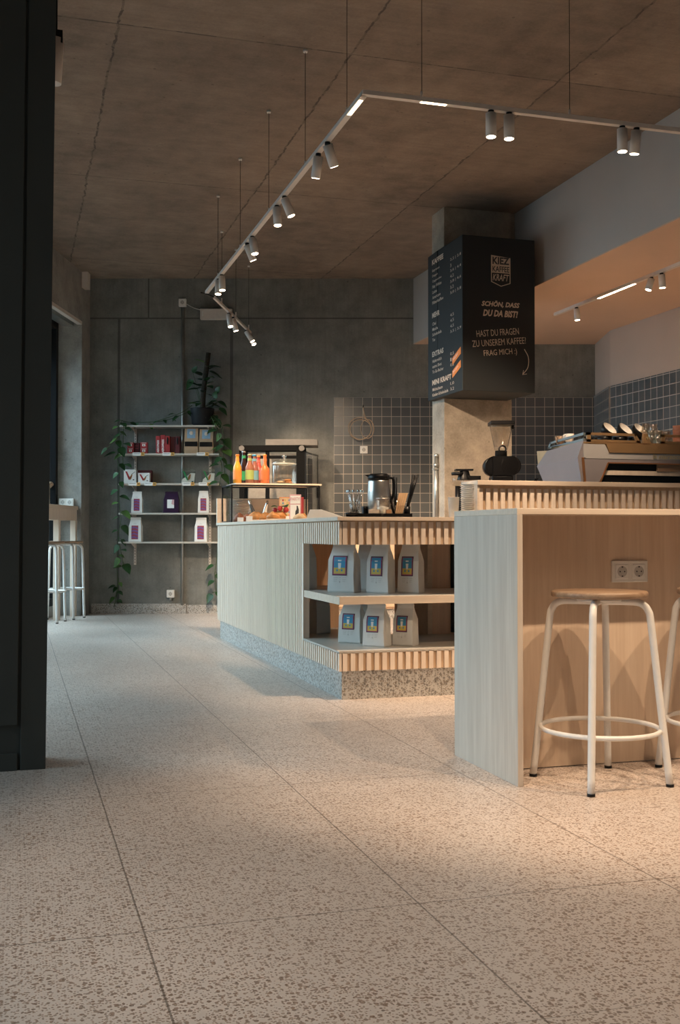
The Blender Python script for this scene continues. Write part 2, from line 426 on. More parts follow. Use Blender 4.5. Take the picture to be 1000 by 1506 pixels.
# room closure behind and right of the camera
b = MB().box(-7, -4.9, 0, 7.4, -4.6, CZ); struct(b.build('wall_front', M['paint']))
XR = 5.70
b = MB().prism([(XR, -5), (XR, 9.68), (5.99, 10.52), (7.3, 10.9), (7.3, -5)], 'z', 0, CZ); struct(b.build('wall_right', M['paint_wall']))
t_ = MB().prism([(XR-.008, 3.0), (XR-.008, 9.67), (XR, 9.67), (XR, 3.0)], 'z', 0, 2.33); struct(t_.build('trim_3', M['tile_y']))
dx, dy = 5.99-XR, 10.52-9.68; ln_ = math.hypot(dx, dy)
t_ = MB().box(0, -.0, 0, ln_, .008, 2.33); struct(t_.build('trim_4', M['tile_x'], None, (XR-.008, 9.68, 0), math.atan2(dy, dx)))
# beam and dropped ceiling
b = MB().box(4.09, -4.6, 2.90, XR+.4, 11.2, CZ-.001); struct(b.build('ceiling_beam', M['paint']))
b = MB().box(4.09, -4.6, 2.89, XR+.4, 11.2, 2.90); struct(b.build('ceiling_dropped', M['paint_warm_lit']))
# tiled splashback on the back wall: from x=491 px to the right corner
u0 = (491-500)*px(BD); u1 = (876-500)*px(BD)
b = MB().box(0, -.008, 0, u1-u0, 0, 2.316); struct(b.build('trim_5', M['tile_x'], None, BO+RGT*u0, BK))
# concrete column, continuing as a fin to the beam
b = MB().box(3.43, 8.484, 0, 4.05, 8.76, CZ); struct(b.build('wall_column', M['col_concrete'], bevel=.006))
b = MB().box(4.05, 8.50, 2.89, 4.10, 8.74, CZ-.002); struct(b.build('wall_column_head', M['col_concrete']))
# dark panelled partition at the left edge of the picture
b = MB()
b.prism([(-3.0, 0), (.10, 0), (.130, CZ), (-3.0, CZ)], 'y', 4.145, 4.35)
b.prism([(.020, 0), (.109, 0), (.140, CZ), (.040, CZ)], 'y', 4.136, 4.36)
b.prism([(-3.0, .165), (.010, .165), (.031, CZ), (-3.0, CZ)], 'y', 4.130, 4.15)
b.prism([(-3.0, .0), (.010, .0), (.010, .062), (-3.0, .062)], 'y', 4.134, 4.15)
struct(b.build('wall_partition', M['darkpanel'], bevel=.002))

# ================================================================== BAR (foreground)
BX, BY0, BY1, BH, BT = 1.635, 3.387, 3.944, .945, .021
bar = thing('high_bar_table', 'pale ash waterfall bar table in the right foreground with stools under it', 'bar table', (BX, BY0, 0))
MB().box(0, 0, 0, BT, BY1-BY0, BH-BT).build('side_panel', M['bar'], bar, bevel=.0015)
MB().box(0, 0, BH-BT, 3.0, BY1-BY0, BH).build('tabletop', M['top'], bar, bevel=.0015)
MB().box(BT, .245, .004, 3.0, .27, BH-BT).build('back_panel', M['barin'], bar)
def socket(name, label, loc, rotz, n=1, surf=.012, group=None, s=.081, parent=None, side=None):
    t = thing(name, label, 'socket', loc, rotz, group); w = s*(1 if n == 1 else 1.87)
    m = MB().box(-w/2, -surf, -s/2, w/2, 0, s/2); m.build('frame', M['plasticw'], t, bevel=.003)
    for k in range(n):
        cx = 0 if n == 1 else (-.5+k)*.071*s/.081
        q = MB(); q.box(cx-.027*s/.081, -surf-.003, -.027*s/.081, cx+.027*s/.081, -surf+.001, .027*s/.081)
        ins = q.build('insert', M['white'], t, bevel=.002)
        r = MB(); r.mi = 0; r.cyl((cx, -surf-.0034, 0), (cx, -surf-.0030, 0), .0205*s/.081, seg=24)
        r.mi = 1
        for d in (-.0095, .0095): r.cyl((cx+d, -surf-.0040, 0), (cx+d, -surf-.0034, 0), .0028, seg=10)
        r.box(cx-.003, -surf-.0045, .015, cx+.003, -surf-.0034, .0195); r.box(cx-.003, -surf-.0045, -.0195, cx+.003, -surf-.0034, -.015)
        r.build('contact_well', [M['hole'], M['ink']], t)
    return t
socket('double_socket', 'white double wall socket in the bar back panel above the stool', (2.213, BY0+.245, .716), 0, 2, .011)

# ------------------------------------------------------------------ stools
def make_stool(label, H, loc, rz, rot, group, fr=.232, sr=.165):
    t = thing('bar_stool', label, 'stool', loc, rz, group)
    m = MB().lathe([(0, H-.022), (sr-.006, H-.022), (sr, H-.018), (sr, H-.006), (sr-.004, H), (0, H)], seg=48); m.build('seat', M['seat'], t)
    tr = .0125; ru = .142
    for k in range(4):
        a = math.radians(rot+90*k); d = Vector((math.cos(a), math.sin(a), 0))
        m = MB().tube([d*.012+Vector((0,0,H-.037)), d*(ru*.6)+Vector((0,0,H-.036)), d*(ru-.005)+Vector((0,0,H-.040)), d*(ru+.022)+Vector((0,0,H-.066)), d*(ru+.032)+Vector((0,0,H-.12)), d*(ru+.032+(fr-ru-.032)*.5)+Vector((0,0,(H-.12)*.5)), d*fr+Vector((0,0,.008))], tr, 12, 6)
        lg = m.build('leg', M['white_metal'], t)
        MB().cyl(d*fr, d*fr+Vector((0,0,.010)), tr+.001, seg=14).build('foot_cap', M['black'], lg)
    rr = ru+.032+(fr-ru-.032)*(1-.178/(H-.12)) if H < .7 else fr-.02
    rz_ = .185 if H < .7 else .30
    rr = ru+.032+(fr-ru-.032)*(1-rz_/(H-.12))-.010
    MB().torus((0, 0, rz_), rr, .0085, 'z', 48, 8).build('foot_ring', M['white_metal'], t)
    m = MB().torus((0, 0, H-.030), .07, .007, 'z', 24, 8); m.build('mount_ring', M['white_metal'], t)
    return t
st = make_stool('white tubular stool with a round wooden seat, wholly in view at the bar', .66, (1.945, 3.388-.005, 0), 0, 53, 'stools at the foreground bar')
dup(st, (2.455, 3.388, 0), 0, 'white tubular stool cut off by the right edge of the picture', 'stools at the foreground bar')
h = at(97, 909, 11.0)
s2 = make_stool('white tubular stool nearest the window jamb, beside the wall shelf', .78, (h.x, h.y, 0), 0, 20, 'stools at the window table', .195)
h = at(69, 914, 10.52)
dup(s2, (h.x, h.y, 0), .12, 'white tubular stool half hidden behind the dark partition', 'stools at the window table')

# ------------------------------------------------------------------ window table in the niche
wt = thing('window_table', 'narrow wooden bar table standing in the window niche at far left', 'table', LO, LROT)
def lb(m, *a): return m.box(*lbox(*a))
lb(MB(), .004, .03, 1.10, 2.4, .245, 1.14).build('tabletop', M['top'], wt, bevel=.002)
lb(MB(), .05, .03, .99, 2.35, .235, 1.10).build('apron', M['slat'], wt)
lb(MB(), .04, .03, 0.0, .10, .085, .99).build('leg', M['slat'], wt)
lb(MB(), .59, .03, 0.0, .65, .085, .99).build('leg', M['slat'], wt)
lb(MB(), 2.2, .12, 0.0, 2.26, .235, .99).build('leg', M['slat'], wt)
h = at(99, 738, 11.42)
socket('table_socket', 'white double socket box standing on the window table', (h.x, h.y, 1.14+.0405), BK, 2, .05)
h = at(72, 716, 11.3)
pp = thing('table_lamp', 'round brown wooden knob just showing beside the dark partition above the window table', 'knob', (h.x, h.y, 1.14), BK)
MB().lathe([(.03, 0), (.035, .01), (.012, .03), (.010, .18), (.03, .2), (.045, .215), (.045, .235), (.03, .25), (0, .255)]).build('turned_wood', M['seat'], pp)

# ================================================================== SERVICE COUNTER
X0, Y0 = 1.597, 5.39; YE = 8.92; XE = 4.6; YI = 6.15; XI = 2.36; ZT = .944
ct = thing('service_counter', 'pale fluted wooden counter with open coffee shelf on a terrazzo plinth', 'counter', (X0, Y0, 0))
def LC(m, *a):   # world box into counter-local coordinates
    x0, y0, z0, x1, y1, z1 = a; return m.box(x0-X0, y0-Y0, z0, x1-X0, y1-Y0, z1)
m = MB(); LC(m, X0+.02, Y0+.02, 0, XE, YI-.02, .148); LC(m, X0+.02, YI-.02, 0, XI-.02, YE-.02, .148)
m.build('plinth', M['plinth'], ct)
def slats(axis, a0, a1, z0, z1, pitch=.0432, wd=.024, th=.014, off=0):
    m = MB(); n = int((a1-a0)/pitch)+1
    for i in range(n):
        s = a0+i*pitch; e_ = min(s+wd, a1)
        if e_-s < .004: continue
        if axis == 'x': LC(m, s, Y0-.0+off, z0, e_, Y0+th+off, z1)
        else: LC(m, X0+off, s, z0, X0+th+off, e_, z1)
    return m
th = .014
# left arm outer panel (full height) and upper / lower bands round the shelf
m = MB(); LC(m, X0+th, YI-.015, .148, X0+.04, YE, .925); LC(m, X0+th, Y0+th, .80, X0+.04, YI, .925); LC(m, X0+th, Y0+th, .148, X0+.04, YI, .249)
m.build('side_panel_backing', M['slatback'], ct)
slats('y', Y0, YI-.02, .80, .918).build('upper_side_slats', M['slat'], ct)
slats('y', Y0, YI-.02, .148, .243).build('lower_side_slats', M['slat'], ct)
slats('y', YI-.012, YE, .148, .918, off=0).build('side_slats', M['slat'], ct)
m = MB(); LC(m, X0+th, Y0+th, .80, 2.377, Y0+.04, .925); LC(m, X0+th, Y0+th, .148, XE, Y0+.04, .249); LC(m, 2.377, Y0+th, .80, XE, Y0+.04, 1.118)
m.build('front_panel_backing', M['slatback'], ct)
slats('x', X0+.0195, 2.377, .80, .918).build('upper_front_slats', M['slat'], ct)
slats('x', X0+.0195, XE, .148, .243).build('lower_front_slats', M['slat'], ct)
slats('x', 2.377+.0, XE, .80, 1.100, off=-.001).build('raised_front_slats', M['slat'], ct)
# corner jamb of the opening
m = MB(); LC(m, X0-.001, YI-.035, .249, X0+.035, YI-.0, .80); m.build('opening_jamb', M['slat'], ct)
# decks
m = MB(); m.prism([(0, 0), (XE-X0, 0), (XE-X0, YI-Y0), (.62, YI-Y0), (.40, 6.62-Y0), (.04, 6.62-Y0), (.04, YI-Y0-.02), (0, YI-Y0-.02)], 'z', .240, .252)
m.build('lower_shelf', M['shelf'], ct)
m = MB(); m.prism([(.003, .002), (1.05, .002), (1.05, 6.08-Y0), (.62, 6.08-Y0), (.40, 6.62-Y0), (.042, 6.62-Y0), (.042, YI-Y0-.036), (.003, YI-Y0-.036)], 'z', .491, .531)
m.build('middle_shelf', [M['shelf']], ct, bevel=.001)
m = MB(); LC(m, 1.60, Y0-.0015, .491, 2.65, Y0+.003, .531); LC(m, 1.5985, Y0, .491, 1.602, YI-.04, .531); m.build('shelf_edge', M['top'], ct)
# worktops
m = MB(); m.prism([(-.012, -.012), (2.377-X0, -.012), (2.377-X0, .02), (XE-X0, .02), (XE-X0, YI-Y0), (XI-X0, YI-Y0), (XI-X0, YE-Y0), (-.012, YE-Y0)], 'z', .924, ZT)
m.build('worktop', M['top'], ct, bevel=.0015)
m = MB(); LC(m, 2.365, Y0-.014, 1.118, XE, 5.60, 1.143); m.build('raised_top', M['top'], ct, bevel=.0015)
m = MB(); LC(m, 2.365, Y0-.008, .945, 2.377, 5.60, 1.118); m.build('raised_end_panel', M['top'], ct)
m = MB(); LC(m, X0-.01, YE-.03, .925, XI, YE, 1.145); LC(m, X0+.01, YE-.03, .15, XI, YE, .925); m.build('end_board', M['top'], ct)
# inner cabinets under the machine part
m = MB(); LC(m, 2.378, YI, 0, 2.408, 6.75, .925); m.build('cabinet_side', M['top'], ct)
m = MB(); LC(m, 2.408, YI+.01, 0.05, XE, 6.75, .925); m.build('machine_cabinet', M['cabwood'], ct)
m = MB(); LC(m, 1.68, 7.9, 0, 2.34, YE-.04, .92); m.build('arm_cabinet', M['warmwood'], ct)
m = MB(); LC(m, 2.53, YI-.006, .26, 2.56, YI+.01, .80); m.build('rubber_seal', M['black'], ct)
for xs in (2.53,):
    pass

# back counter against the rear wall
bc = thing('back_counter', 'long low wooden cabinet run against the rear wall behind the counter', 'cabinet', HF*10.98+RGT*((455-500)*px(10.98)), BK)
MB().box(0, .03, 0, 2.6, .68, .10).build('plinth', M['plinth'], bc)
MB().box(0, .0, .10, 2.6, .68, .86).build('carcass', M['warmwood'], bc)
MB().box(-.02, -.02, .86, 2.62, .69, .90).build('worktop', M['top'], bc)
for k in range(4):
    d = MB().box(.02+k*.645, -.018, .12, .645+k*.645, 0, .84).build('door', M['warmwood'], bc, bevel=.002)
    MB().box(.25+k*.645, -.03, .79, .42+k*.645, -.018, .80).build('handle', M['black'], d)
bc2 = thing('back_counter', 'low wooden cabinet carrying the black display fridge near the wall shelf', 'cabinet', HF*10.90+RGT*((347-500)*px(10.9)), BK)
MB().box(0, .03, 0, .70, .70, .10).build('plinth', M['plinth'], bc2)
MB().box(0, 0, .10, .70, .76, .88).build('carcass', M['warmwood'], bc2)
MB().box(.02, -.018, .12, .34, 0, .86).build('door', M['warmwood'], bc2, bevel=.002)
MB().box(.36, -.018, .12, .68, 0, .86).build('door', M['warmwood'], bc2, bevel=.002)
MB().box(-.01, -.02, .88, .71, .77, .90).build('worktop', M['top'], bc2)

# ================================================================== MENU BOX
def text_mesh(s, shear=0., bold=0.):
    cu = bpy.data.curves.new('t', 'FONT'); cu.body = s; cu.align_x = 'LEFT'; cu.shear = shear; cu.offset = bold; cu.resolution_u = 2
    ob = bpy.data.objects.new('t', cu); COL.objects.link(ob)
    dg = bpy.context.evaluated_depsgraph_get(); me = bpy.data.meshes.new_from_object(ob.evaluated_get(dg))
    vs = [v.co.copy() for v in me.vertices]; fs = [tuple(p.vertices) for p in me.polygons]
    bpy.data.objects.remove(ob); bpy.data.curves.remove(cu); bpy.data.meshes.remove(me)
    return vs, fs
def add_text(m, s, origin, ux, uz, w, h, shear=0., bold=0., rot=0.):
    """fit the string into w x h; origin = lower left corner, ux/uz unit axes"""
    vs, fs = text_mesh(s, shear, bold)
    if not vs: return
    x0 = min(v.x for v in vs); x1 = max(v.x for v in vs); y0 = min(v.y for v in vs); y1 = max(v.y for v in vs)
    o = Vector(origin); ux = Vector(ux); uz = Vector(uz); c, sn = math.cos(rot), math.sin(rot)
    out = []
    for v in vs:
        a = (v.x-x0)/(x1-x0)*w; b_ = (v.y-y0)/(y1-y0)*h
        out.append(o+ux*(a*c-b_*sn)+uz*(a*sn+b_*c))
    m._add(out, fs)
MX0, MX1, MY0, MY1, MZ0, MZ1 = 3.37, 4.0, 7.95, 8.70, 1.985, 3.22
mb = thing('menu_board', 'black box sign hung round the concrete column with cream menu lettering', 'sign', (MX0, MY0, MZ0))
MB().box(0, 0, 0, MX1-MX0, .53, MZ1-MZ0).box(0, .53, 0, .055, MY1-MY0, MZ1-MZ0).build('box', M['board'], mb, bevel=.004)
F_ = -.0025
ml = lambda x, z: (x-MX0, F_, z-MZ0)
UX, UZ = (1,0,0), (0,0,1)
def ft(s, x0, x1, z0, z1, **k):
    m = MB(); add_text(m, s, ml(x0, z0), UX, UZ, x1-x0, z1-z0, **k); m.build('front_lettering', M['cream'], mb)
# emblem: cream shield with cut-out dark words
sh = MB(); sh.mi = 0
cz = lambda x, z: (x-MX0, z-MZ0)
sh.prism([cz(3.617, 3.075), cz(3.785, 3.06), cz(3.785, 2.935), cz(3.617, 2.935)], 'y', -.002, 0)
def bar2(x0, z0, x1, z1, w=.006):
    d = Vector((x1-x0, 0, z1-z0)).normalized(); n_ = Vector((-d.z, 0, d.x))*w/2
    A, B = Vector((x0-MX0, 0, z0-MZ0)), Vector((x1-MX0, 0, z1-MZ0))
    sh.prism([((A+n_).x, (A+n_).z), ((B+n_).x, (B+n_).z), ((B-n_).x, (B-n_).z), ((A-n_).x, (A-n_).z)], 'y', -.002, 0)
bar2(3.620, 2.94, 3.620, 2.862); bar2(3.782, 2.94, 3.782, 2.855); bar2(3.618, 2.864, 3.703, 2.83); bar2(3.703, 2.83, 3.784, 2.857)
sh.build('emblem', M['cream'], mb)
ft('KRAFT', 3.630, 3.773, 2.872, 2.925, shear=.25, bold=.015)
ft('SCHÖN, DASS', 3.533, 3.865, 2.655, 2.712, shear=.25, bold=.04)
ft('DU DA BIST!', 3.545, 3.850, 2.583, 2.638, shear=.25, bold=.04)
ft('HAST DU FRAGEN', 3.492, 3.862, 2.412, 2.464, rot=.11)
ft('ZU UNSEREM KAFFEE?', 3.455, 3.925, 2.330, 2.382, rot=.11)
ft('FRAG MICH :)', 3.555, 3.845, 2.250, 2.310, rot=.11)
m = MB()
add_text(m, 'KIEZ', (3.628-MX0, -.004, 3.003-MZ0), UX, UZ, .146, .058, bold=.03)
add_text(m, 'KAFFEE', (3.628-MX0, -.004, 2.943-MZ0), UX, UZ, .146, .045, bold=.02)
m.build('emblem_lettering', M['ink'], mb)
m = MB().tube([(3.905-MX0, -.003, 2.335-MZ0), (3.94-MX0, -.003, 2.27-MZ0), (3.935-MX0, -.003, 2.19-MZ0), (3.893-MX0, -.003, 2.135-MZ0)], .003, 6)
m.tube([(3.925-MX0, -.003, 2.137-MZ0), (3.889-MX0, -.003, 2.130-MZ0), (3.897-MX0, -.003, 2.165-MZ0)], .003, 6, 1)
m.build('painted_arrow', M['cream'], mb)
# left face list: runs from the far edge (left in view) to the front corner
VX = (0, -1, 0)
def lt(s, yfar, w, z, h_, **k):   # yfar in metres from front corner; z from top of box
    m = MB(); add_text(m, s, (-.0025, yfar, MZ1-MZ0-z), VX, UZ, w, h_, **k); m.build('price_lettering', M['cream'], mb)
rows = [('H', 'KAFFEE', '', .095), ('i', 'Espresso', '2,2 | 2,8', .16), ('i', 'Doppio', '3', .205), ('i', 'Cappuccino', '3,6 | 4,4', .25), ('i', 'Flat White', '4,2', .295), ('i', 'Latte', '3,8 | 4,6', .34), ('i', 'Americano', '3,2', .385), ('i', 'Filterkaffee', '3,0 | 3,8', .43),
        ('H', 'MEHR', '', .545), ('i', 'Chai', '4,5', .61), ('i', 'Matcha', '4,5', .655), ('i', 'Schokolade', '4,5', .70), ('i', 'Tee', '3,5 | 3,9', .745),
        ('H', 'EXTRAS', '', .875), ('i', 'Hafermilch', '0,5', .925), ('i', 'extra Shot', '1', .97), ('i', 'To Go Becher', '0,2', 1.015),
        ('H', 'MINI KRAFT', '', 1.115), ('i', 'Milchschaum', '1,0', 1.165), ('i', 'Kinder-Schokolade', '3,2', 1.21)]
for kd, a, pr, z in rows:
    if kd == 'H': lt(a, .645, .042*len(a), z, .044, bold=.04)
    else:
        lt(a, .64, .0205*len(a), z, .026, bold=.01)
        if pr: lt(pr, .245, .025*len(pr), z, .027)
for k, z in enumerate((.95, 1.055)):
    q = MB(); q._add([(-.004, .20, MZ1-MZ0-z-.055), (-.004, .03, MZ1-MZ0-z+.01), (-.004, .03, MZ1-MZ0-z+.065), (-.004, .20, MZ1-MZ0-z)], [(0,1,2,3)])
    q._add([(-.001, .20, MZ1-MZ0-z-.055), (-.001, .03, MZ1-MZ0-z+.01), (-.001, .03, MZ1-MZ0-z+.065), (-.001, .20, MZ1-MZ0-z)], [(0,1,2,3)])
    sk = q.build('sticker', M['orange'], mb); sk['label'] = 'orange price sticker'
    q = MB(); add_text(q, 'Hafer' if k == 0 else 'Soja', (-.006, .185, MZ1-MZ0-z-.03), (0, -.934, .357), UZ, .12, .026); q.build('sticker_print', M['white'], sk)

# ================================================================== TRACK LIGHTING
TZ = 2.925
def track_thing(label, p0, cables, segs_, rot=0, name='light_track', w=.022, hh=.022):
    t = thing(name, label, 'light track', p0); return t
tk = thing('light_track', 'long angled light grey track hung on thin cables above the counter', 'light track', (1.56, 4.84, TZ))
MB().box(-.015, 0, -.011, .015, 4.42, .011).build('side_rail', M['grey_metal'], tk)
MB().box(-.015, -.015, -.011, 4.6-1.56, .015, .011).build('front_rail', M['grey_metal'], tk)
cab = [(0, 5.13-4.84), (0, 5.94-4.84), (0, 6.87-4.84), (0, 7.81-4.84), (0, 8.72-4.84), (.285, 0), (1.07, 0), (2.3, 0)]
for x, y in cab:
    c_ = MB().cyl((x, y, .01), (x, y, CZ-TZ-.012), .0016, seg=6).build('suspension_cable', M['blackm'], tk)
    MB().cyl((x, y, CZ-TZ-.014), (x, y, CZ-TZ), .013, seg=14).build('ceiling_cap', M['plasticw'], c_)
    MB().cyl((x, y, .008), (x, y, .04), .006, seg=8).build('cable_grip', M['grey_metal'], c_)
q = MB().box(-.009, .06, -.0125, .009, .25, -.0105); q.build('light_strip', M['lensoff'], tk)
lens_row = MB()
for k in range(9): lens_row.box(.285+k*.0148-.005, -.0085, -.0125, .285+k*.0148+.006, .0085, -.0105)
lens_row.build('light_strip', M['lensoff'], tk)
p1 = at(315, 437, 9.55); p1.z = 2.93; p2 = at(369, 500, 11.25); p2.z = 2.93
dv = (p2-p1); L2 = dv.length; a2 = math.atan2(dv.y, dv.x)
tk2 = thing('light_track', 'short light grey track hung near the rear wall beyond the long one', 'light track', p1, a2)
MB().box(0, -.011, -.011, L2, .011, .011).build('rail', M['grey_metal'], tk2)
MB().tube([(-.02, 0, 0), Vector((-.10, .03, .004)), Vector((-.20, .07, 0))], .006, 6).build('connector_cable', M['black'], tk2)
for s_ in (.18, .55, .93):
    c_ = MB().cyl((L2*s_, 0, .01), (L2*s_, 0, CZ-2.942), .0016, seg=6).build('suspension_cable', M['blackm'], tk2)
    MB().cyl((L2*s_, 0, CZ-2.944), (L2*s_, 0, CZ-2.93), .013, seg=12).build('ceiling_cap', M['plasticw'], c_)
    MB().box(L2*s_-.006, -.004, .01, L2*s_+.006, .004, .06).build('cable_grip', M['grey_metal'], c_)
tk3 = thing('light_track', 'grey track fixed under the dropped ceiling above the espresso machine', 'light track', (4.76, 9.05, 2.875))
MB().box(-.015, -7.5, -.012, .015, 0, .015).build('rail', M['grey_metal'], tk3)
MB().box(-.010, -1.35, -.0145, .010, -.78, -.0120).build('light_strip', M['lens'], tk3)
tk4 = thing('light_track', 'track above the foreground out of the picture', 'light track', (0, 0, TZ))
MB().box(.2, 2.24, -.011, 4.4, 2.262, .011).build('rail', M['grey_metal'], tk4)
for x in (.6, 2.2, 3.8): MB().cyl((x, 2.251, .01), (x, 2.251, CZ-TZ), .0016, seg=6).build('suspension_cable', M['blackm'], tk4)

def spot(label, mount, tilt=(0, 0), L=.115, r=.026, power=0, cone=62, group='track spotlights on the long track', mat='grey_metal', lit=True, blend=.6, aim=None, col=WARM):
    """tilt = horizontal offset (x,y) of the lower end relative to its length"""
    t = thing('track_spotlight', label, 'spotlight', mount, 0, group)
    d = Vector((tilt[0], tilt[1], -1)).normalized()
    MB().cyl((0, 0, 0), (0, 0, -.014), .015, seg=16).build('adapter', M['black'], t)
    p0 = Vector((0, 0, -.014)); s = p0-d*.006
    h_ = MB().cyl(p0, p0+d*L, r, seg=28).build('housing', M[mat], t)
    q = MB().cyl(p0+d*(L-.002), p0+d*(L+.0015), r*.82, seg=24); q.build('lens', M['lens'] if lit else M['ink'], t)
    if power:
        ld = bpy.data.lights.new('spot_beam', 'SPOT'); ld.energy = power; ld.color = col; ld.spot_size = math.radians(cone); ld.spot_blend = blend; ld.shadow_soft_size = .02
        lo = bpy.data.objects.new('spot_beam', ld); COL.objects.link(lo); lo.parent = t; lo.location = p0+d*(L+.012)
        dd = Vector(aim)-Vector(mount) if aim else d
        lo.rotation_euler = dd.to_track_quat('-Z', 'Y').to_euler()
    return t
LG = 'track spotlights on the long track'
zb = TZ-.011
PW = 78
spot('grey cylinder spotlight hanging plumb, left one of the pair right of the track corner', (2.204, 4.84, zb), (0, 0), power=PW*1.3, group=LG, aim=(2.1, 6.0, .9))
spot('grey cylinder spotlight hanging plumb, right one of the pair right of the track corner', (2.300, 4.84, zb), (0, 0), power=PW, group=LG)
spot('grey cylinder spotlight hanging plumb, left one of the pair before the white beam', (2.925, 4.84, zb), (0, 0), power=PW, group=LG)
spot('grey cylinder spotlight with angled beam, rightmost of the pair before the white beam', (3.007, 4.84, zb), (-.03, .15), power=PW*1.3, group=LG, lit=True, aim=(3.3, 7.4, .9))
spot('tilted grey spotlight highest on the sloping track arm, turned right', (1.56, 5.48, zb), (.45, .30), power=0, group=LG)
spot('plumb grey spotlight beside the tilted one highest on the sloping arm', (1.56, 5.66, zb), (-.05, .35), power=PW*4, group=LG, aim=(3.62, 8.5, 1.25), cone=38)
spot('grey spotlight turned right in the second pair down the sloping arm', (1.56, 6.44, zb), (.38, -.10), power=PW*1.2, group=LG, aim=(2.2, 7.6, .9))
spot('lit grey spotlight turned down in the second pair down the sloping arm', (1.56, 6.64, zb), (.02, -.12), power=PW*1.0, group=LG, aim=(2.7, 11.4, .9), cone=42)
spot('front grey spotlight of the third pair down the sloping arm', (1.56, 7.38, zb), (.12, -.2), power=PW*1.2, group=LG, aim=(3.5, 11.2, .9), cone=44)
spot('hidden rear spotlight of the third pair down the sloping arm', (1.56, 7.56, zb), (.45, .10), power=PW*2.2, aim=(2.95, 9.4, 0.2), group=LG)
spot('front grey spotlight of the lowest pair on the sloping arm', (1.56, 8.55, zb), (.02, -.15), power=PW*1.2, group=LG, aim=(2.9, 11.3, .7), cone=50)
spot('rear grey spotlight of the lowest pair on the sloping arm', (1.56, 8.70, zb), (-.05, -.15), power=PW*2.2, group=LG, aim=(3.0, 10.6, .5))
SG = 'spotlights on the short rear track'
def on2(s_): v = p1.lerp(p2, s_); return (v.x, v.y, zb)
spot('lit grey spotlight in the middle of the short rear track', on2(.36), (.10, -.25), power=PW*.8, group=SG, L=.12, aim=(2.9, 11.35, .7), cone=46)
spot('shaded grey spotlight behind the lit one on the short rear track', on2(.47), (.25, -.05), power=0, group=SG, L=.12)
spot('grey spotlight at the end of the short rear track, angled right', on2(.86), (.55, -.3), power=PW*.6, group=SG, L=.12, aim=(3.3, 11.2, .8), cone=50)
spot('last grey spotlight of the short rear track, its lens glinting', on2(.97), (.3, -.5), power=0, group=SG, L=.12)
DG = 'spotlights under the dropped ceiling'
spot('small lit spotlight at the far left end of the dropped ceiling track', (4.76, 8.65, 2.862), (.05, -.05), power=PW*2, group=DG, L=.10, mat='plasticw')
spot('lit spotlight with tilted head near the right edge under the dropped ceiling', (4.76, 7.46, 2.862), (-.3, .05), power=PW*2, group=DG, L=.09, mat='plasticw')
spot('lit spotlight nearest the right edge under the dropped ceiling', (4.76, 7.32, 2.862), (.05, -.05), power=PW*2, group=DG, L=.10, mat='plasticw')
for x, aim in ((.7, (1.0, 2.6, 0)), (2.35, (2.2, 3.6, .2)), (1.35, (2.1, 3.6, .35)), (3.2, (2.3, 3.6, .35)), (3.3, (2.7, 2.2, 0))):
    spot('track spotlight above the foreground out of the picture', (x, 2.251, zb), (0, .1), power=PW*1.0, group='spotlights above the foreground', aim=aim)
wl = thing('wall_spotlight', 'grey ceiling spotlight peeping out beside the dark partition at upper left', 'spotlight', at(86, 84, 5.2), 0)
MB().cyl((-.015, 0, .12), (-.015, 0, CZ-wl.location.z), .010, seg=8).build('stem', M['blackm'], wl)
MB().box(-.05, -.03, .06, .018, .03, .12).build('bracket', M['black'], wl)
MB().cyl((-.01, 0, .085), (-.022, 0, -.13), .036, seg=24).build('housing', M['grey_metal'], wl)
# ================================================================== WALL FITTINGS (rear wall)
p = bw(268, 890, .02); q = bw(268.5, 452, .02)
cd = tag(MB().cyl((p.x, p.y, .09), (p.x, p.y, q.z), .016, seg=10).build('conduit', M['galv']), 'thick grey conduit pipe rising behind the wall shelf to the upper socket', 'conduit')
socket('wall_socket', 'surface socket on top of the tall conduit near the ceiling', bw(269, 446, 0), BK, 1, .045)
sk = socket('wall_socket', 'surface socket low on the wall just above the baseboard', bw(251.5, 873, 0), BK, 1, .045)
MB().cyl((0, -.02, -.04), (0, -.02, -.075), .012, seg=8).build('cable_gland', M['galv'], sk)
socket('tile_socket', 'beige lit socket on the tiled wall under the hanging cord', bw(535, 661.5, .008), BK, 1, .014)
v = bw(295, 471, .0)
ac = thing('emergency_light', 'long flat grey casing on the upper rear wall behind the short track', 'wall light', v, BK)
MB().box(0, -.06, 0, .345, 0, .115).build('casing', M['grey_metal'], ac, bevel=.006)
MB().box(.025, -.063, .035, .035, -.06, .085).build('indicator', M['plasticw'], ac)
a0 = bw(274, 447, .02); a1 = bw(296, 456, .02)
tag(MB().tube([a0, a0.lerp(a1, .5)+Vector((0,0,-.01)), a1], .004, 6).build('supply_cable', M['plasticw']), 'thin pale cable from the upper socket to the grey casing', 'cable')
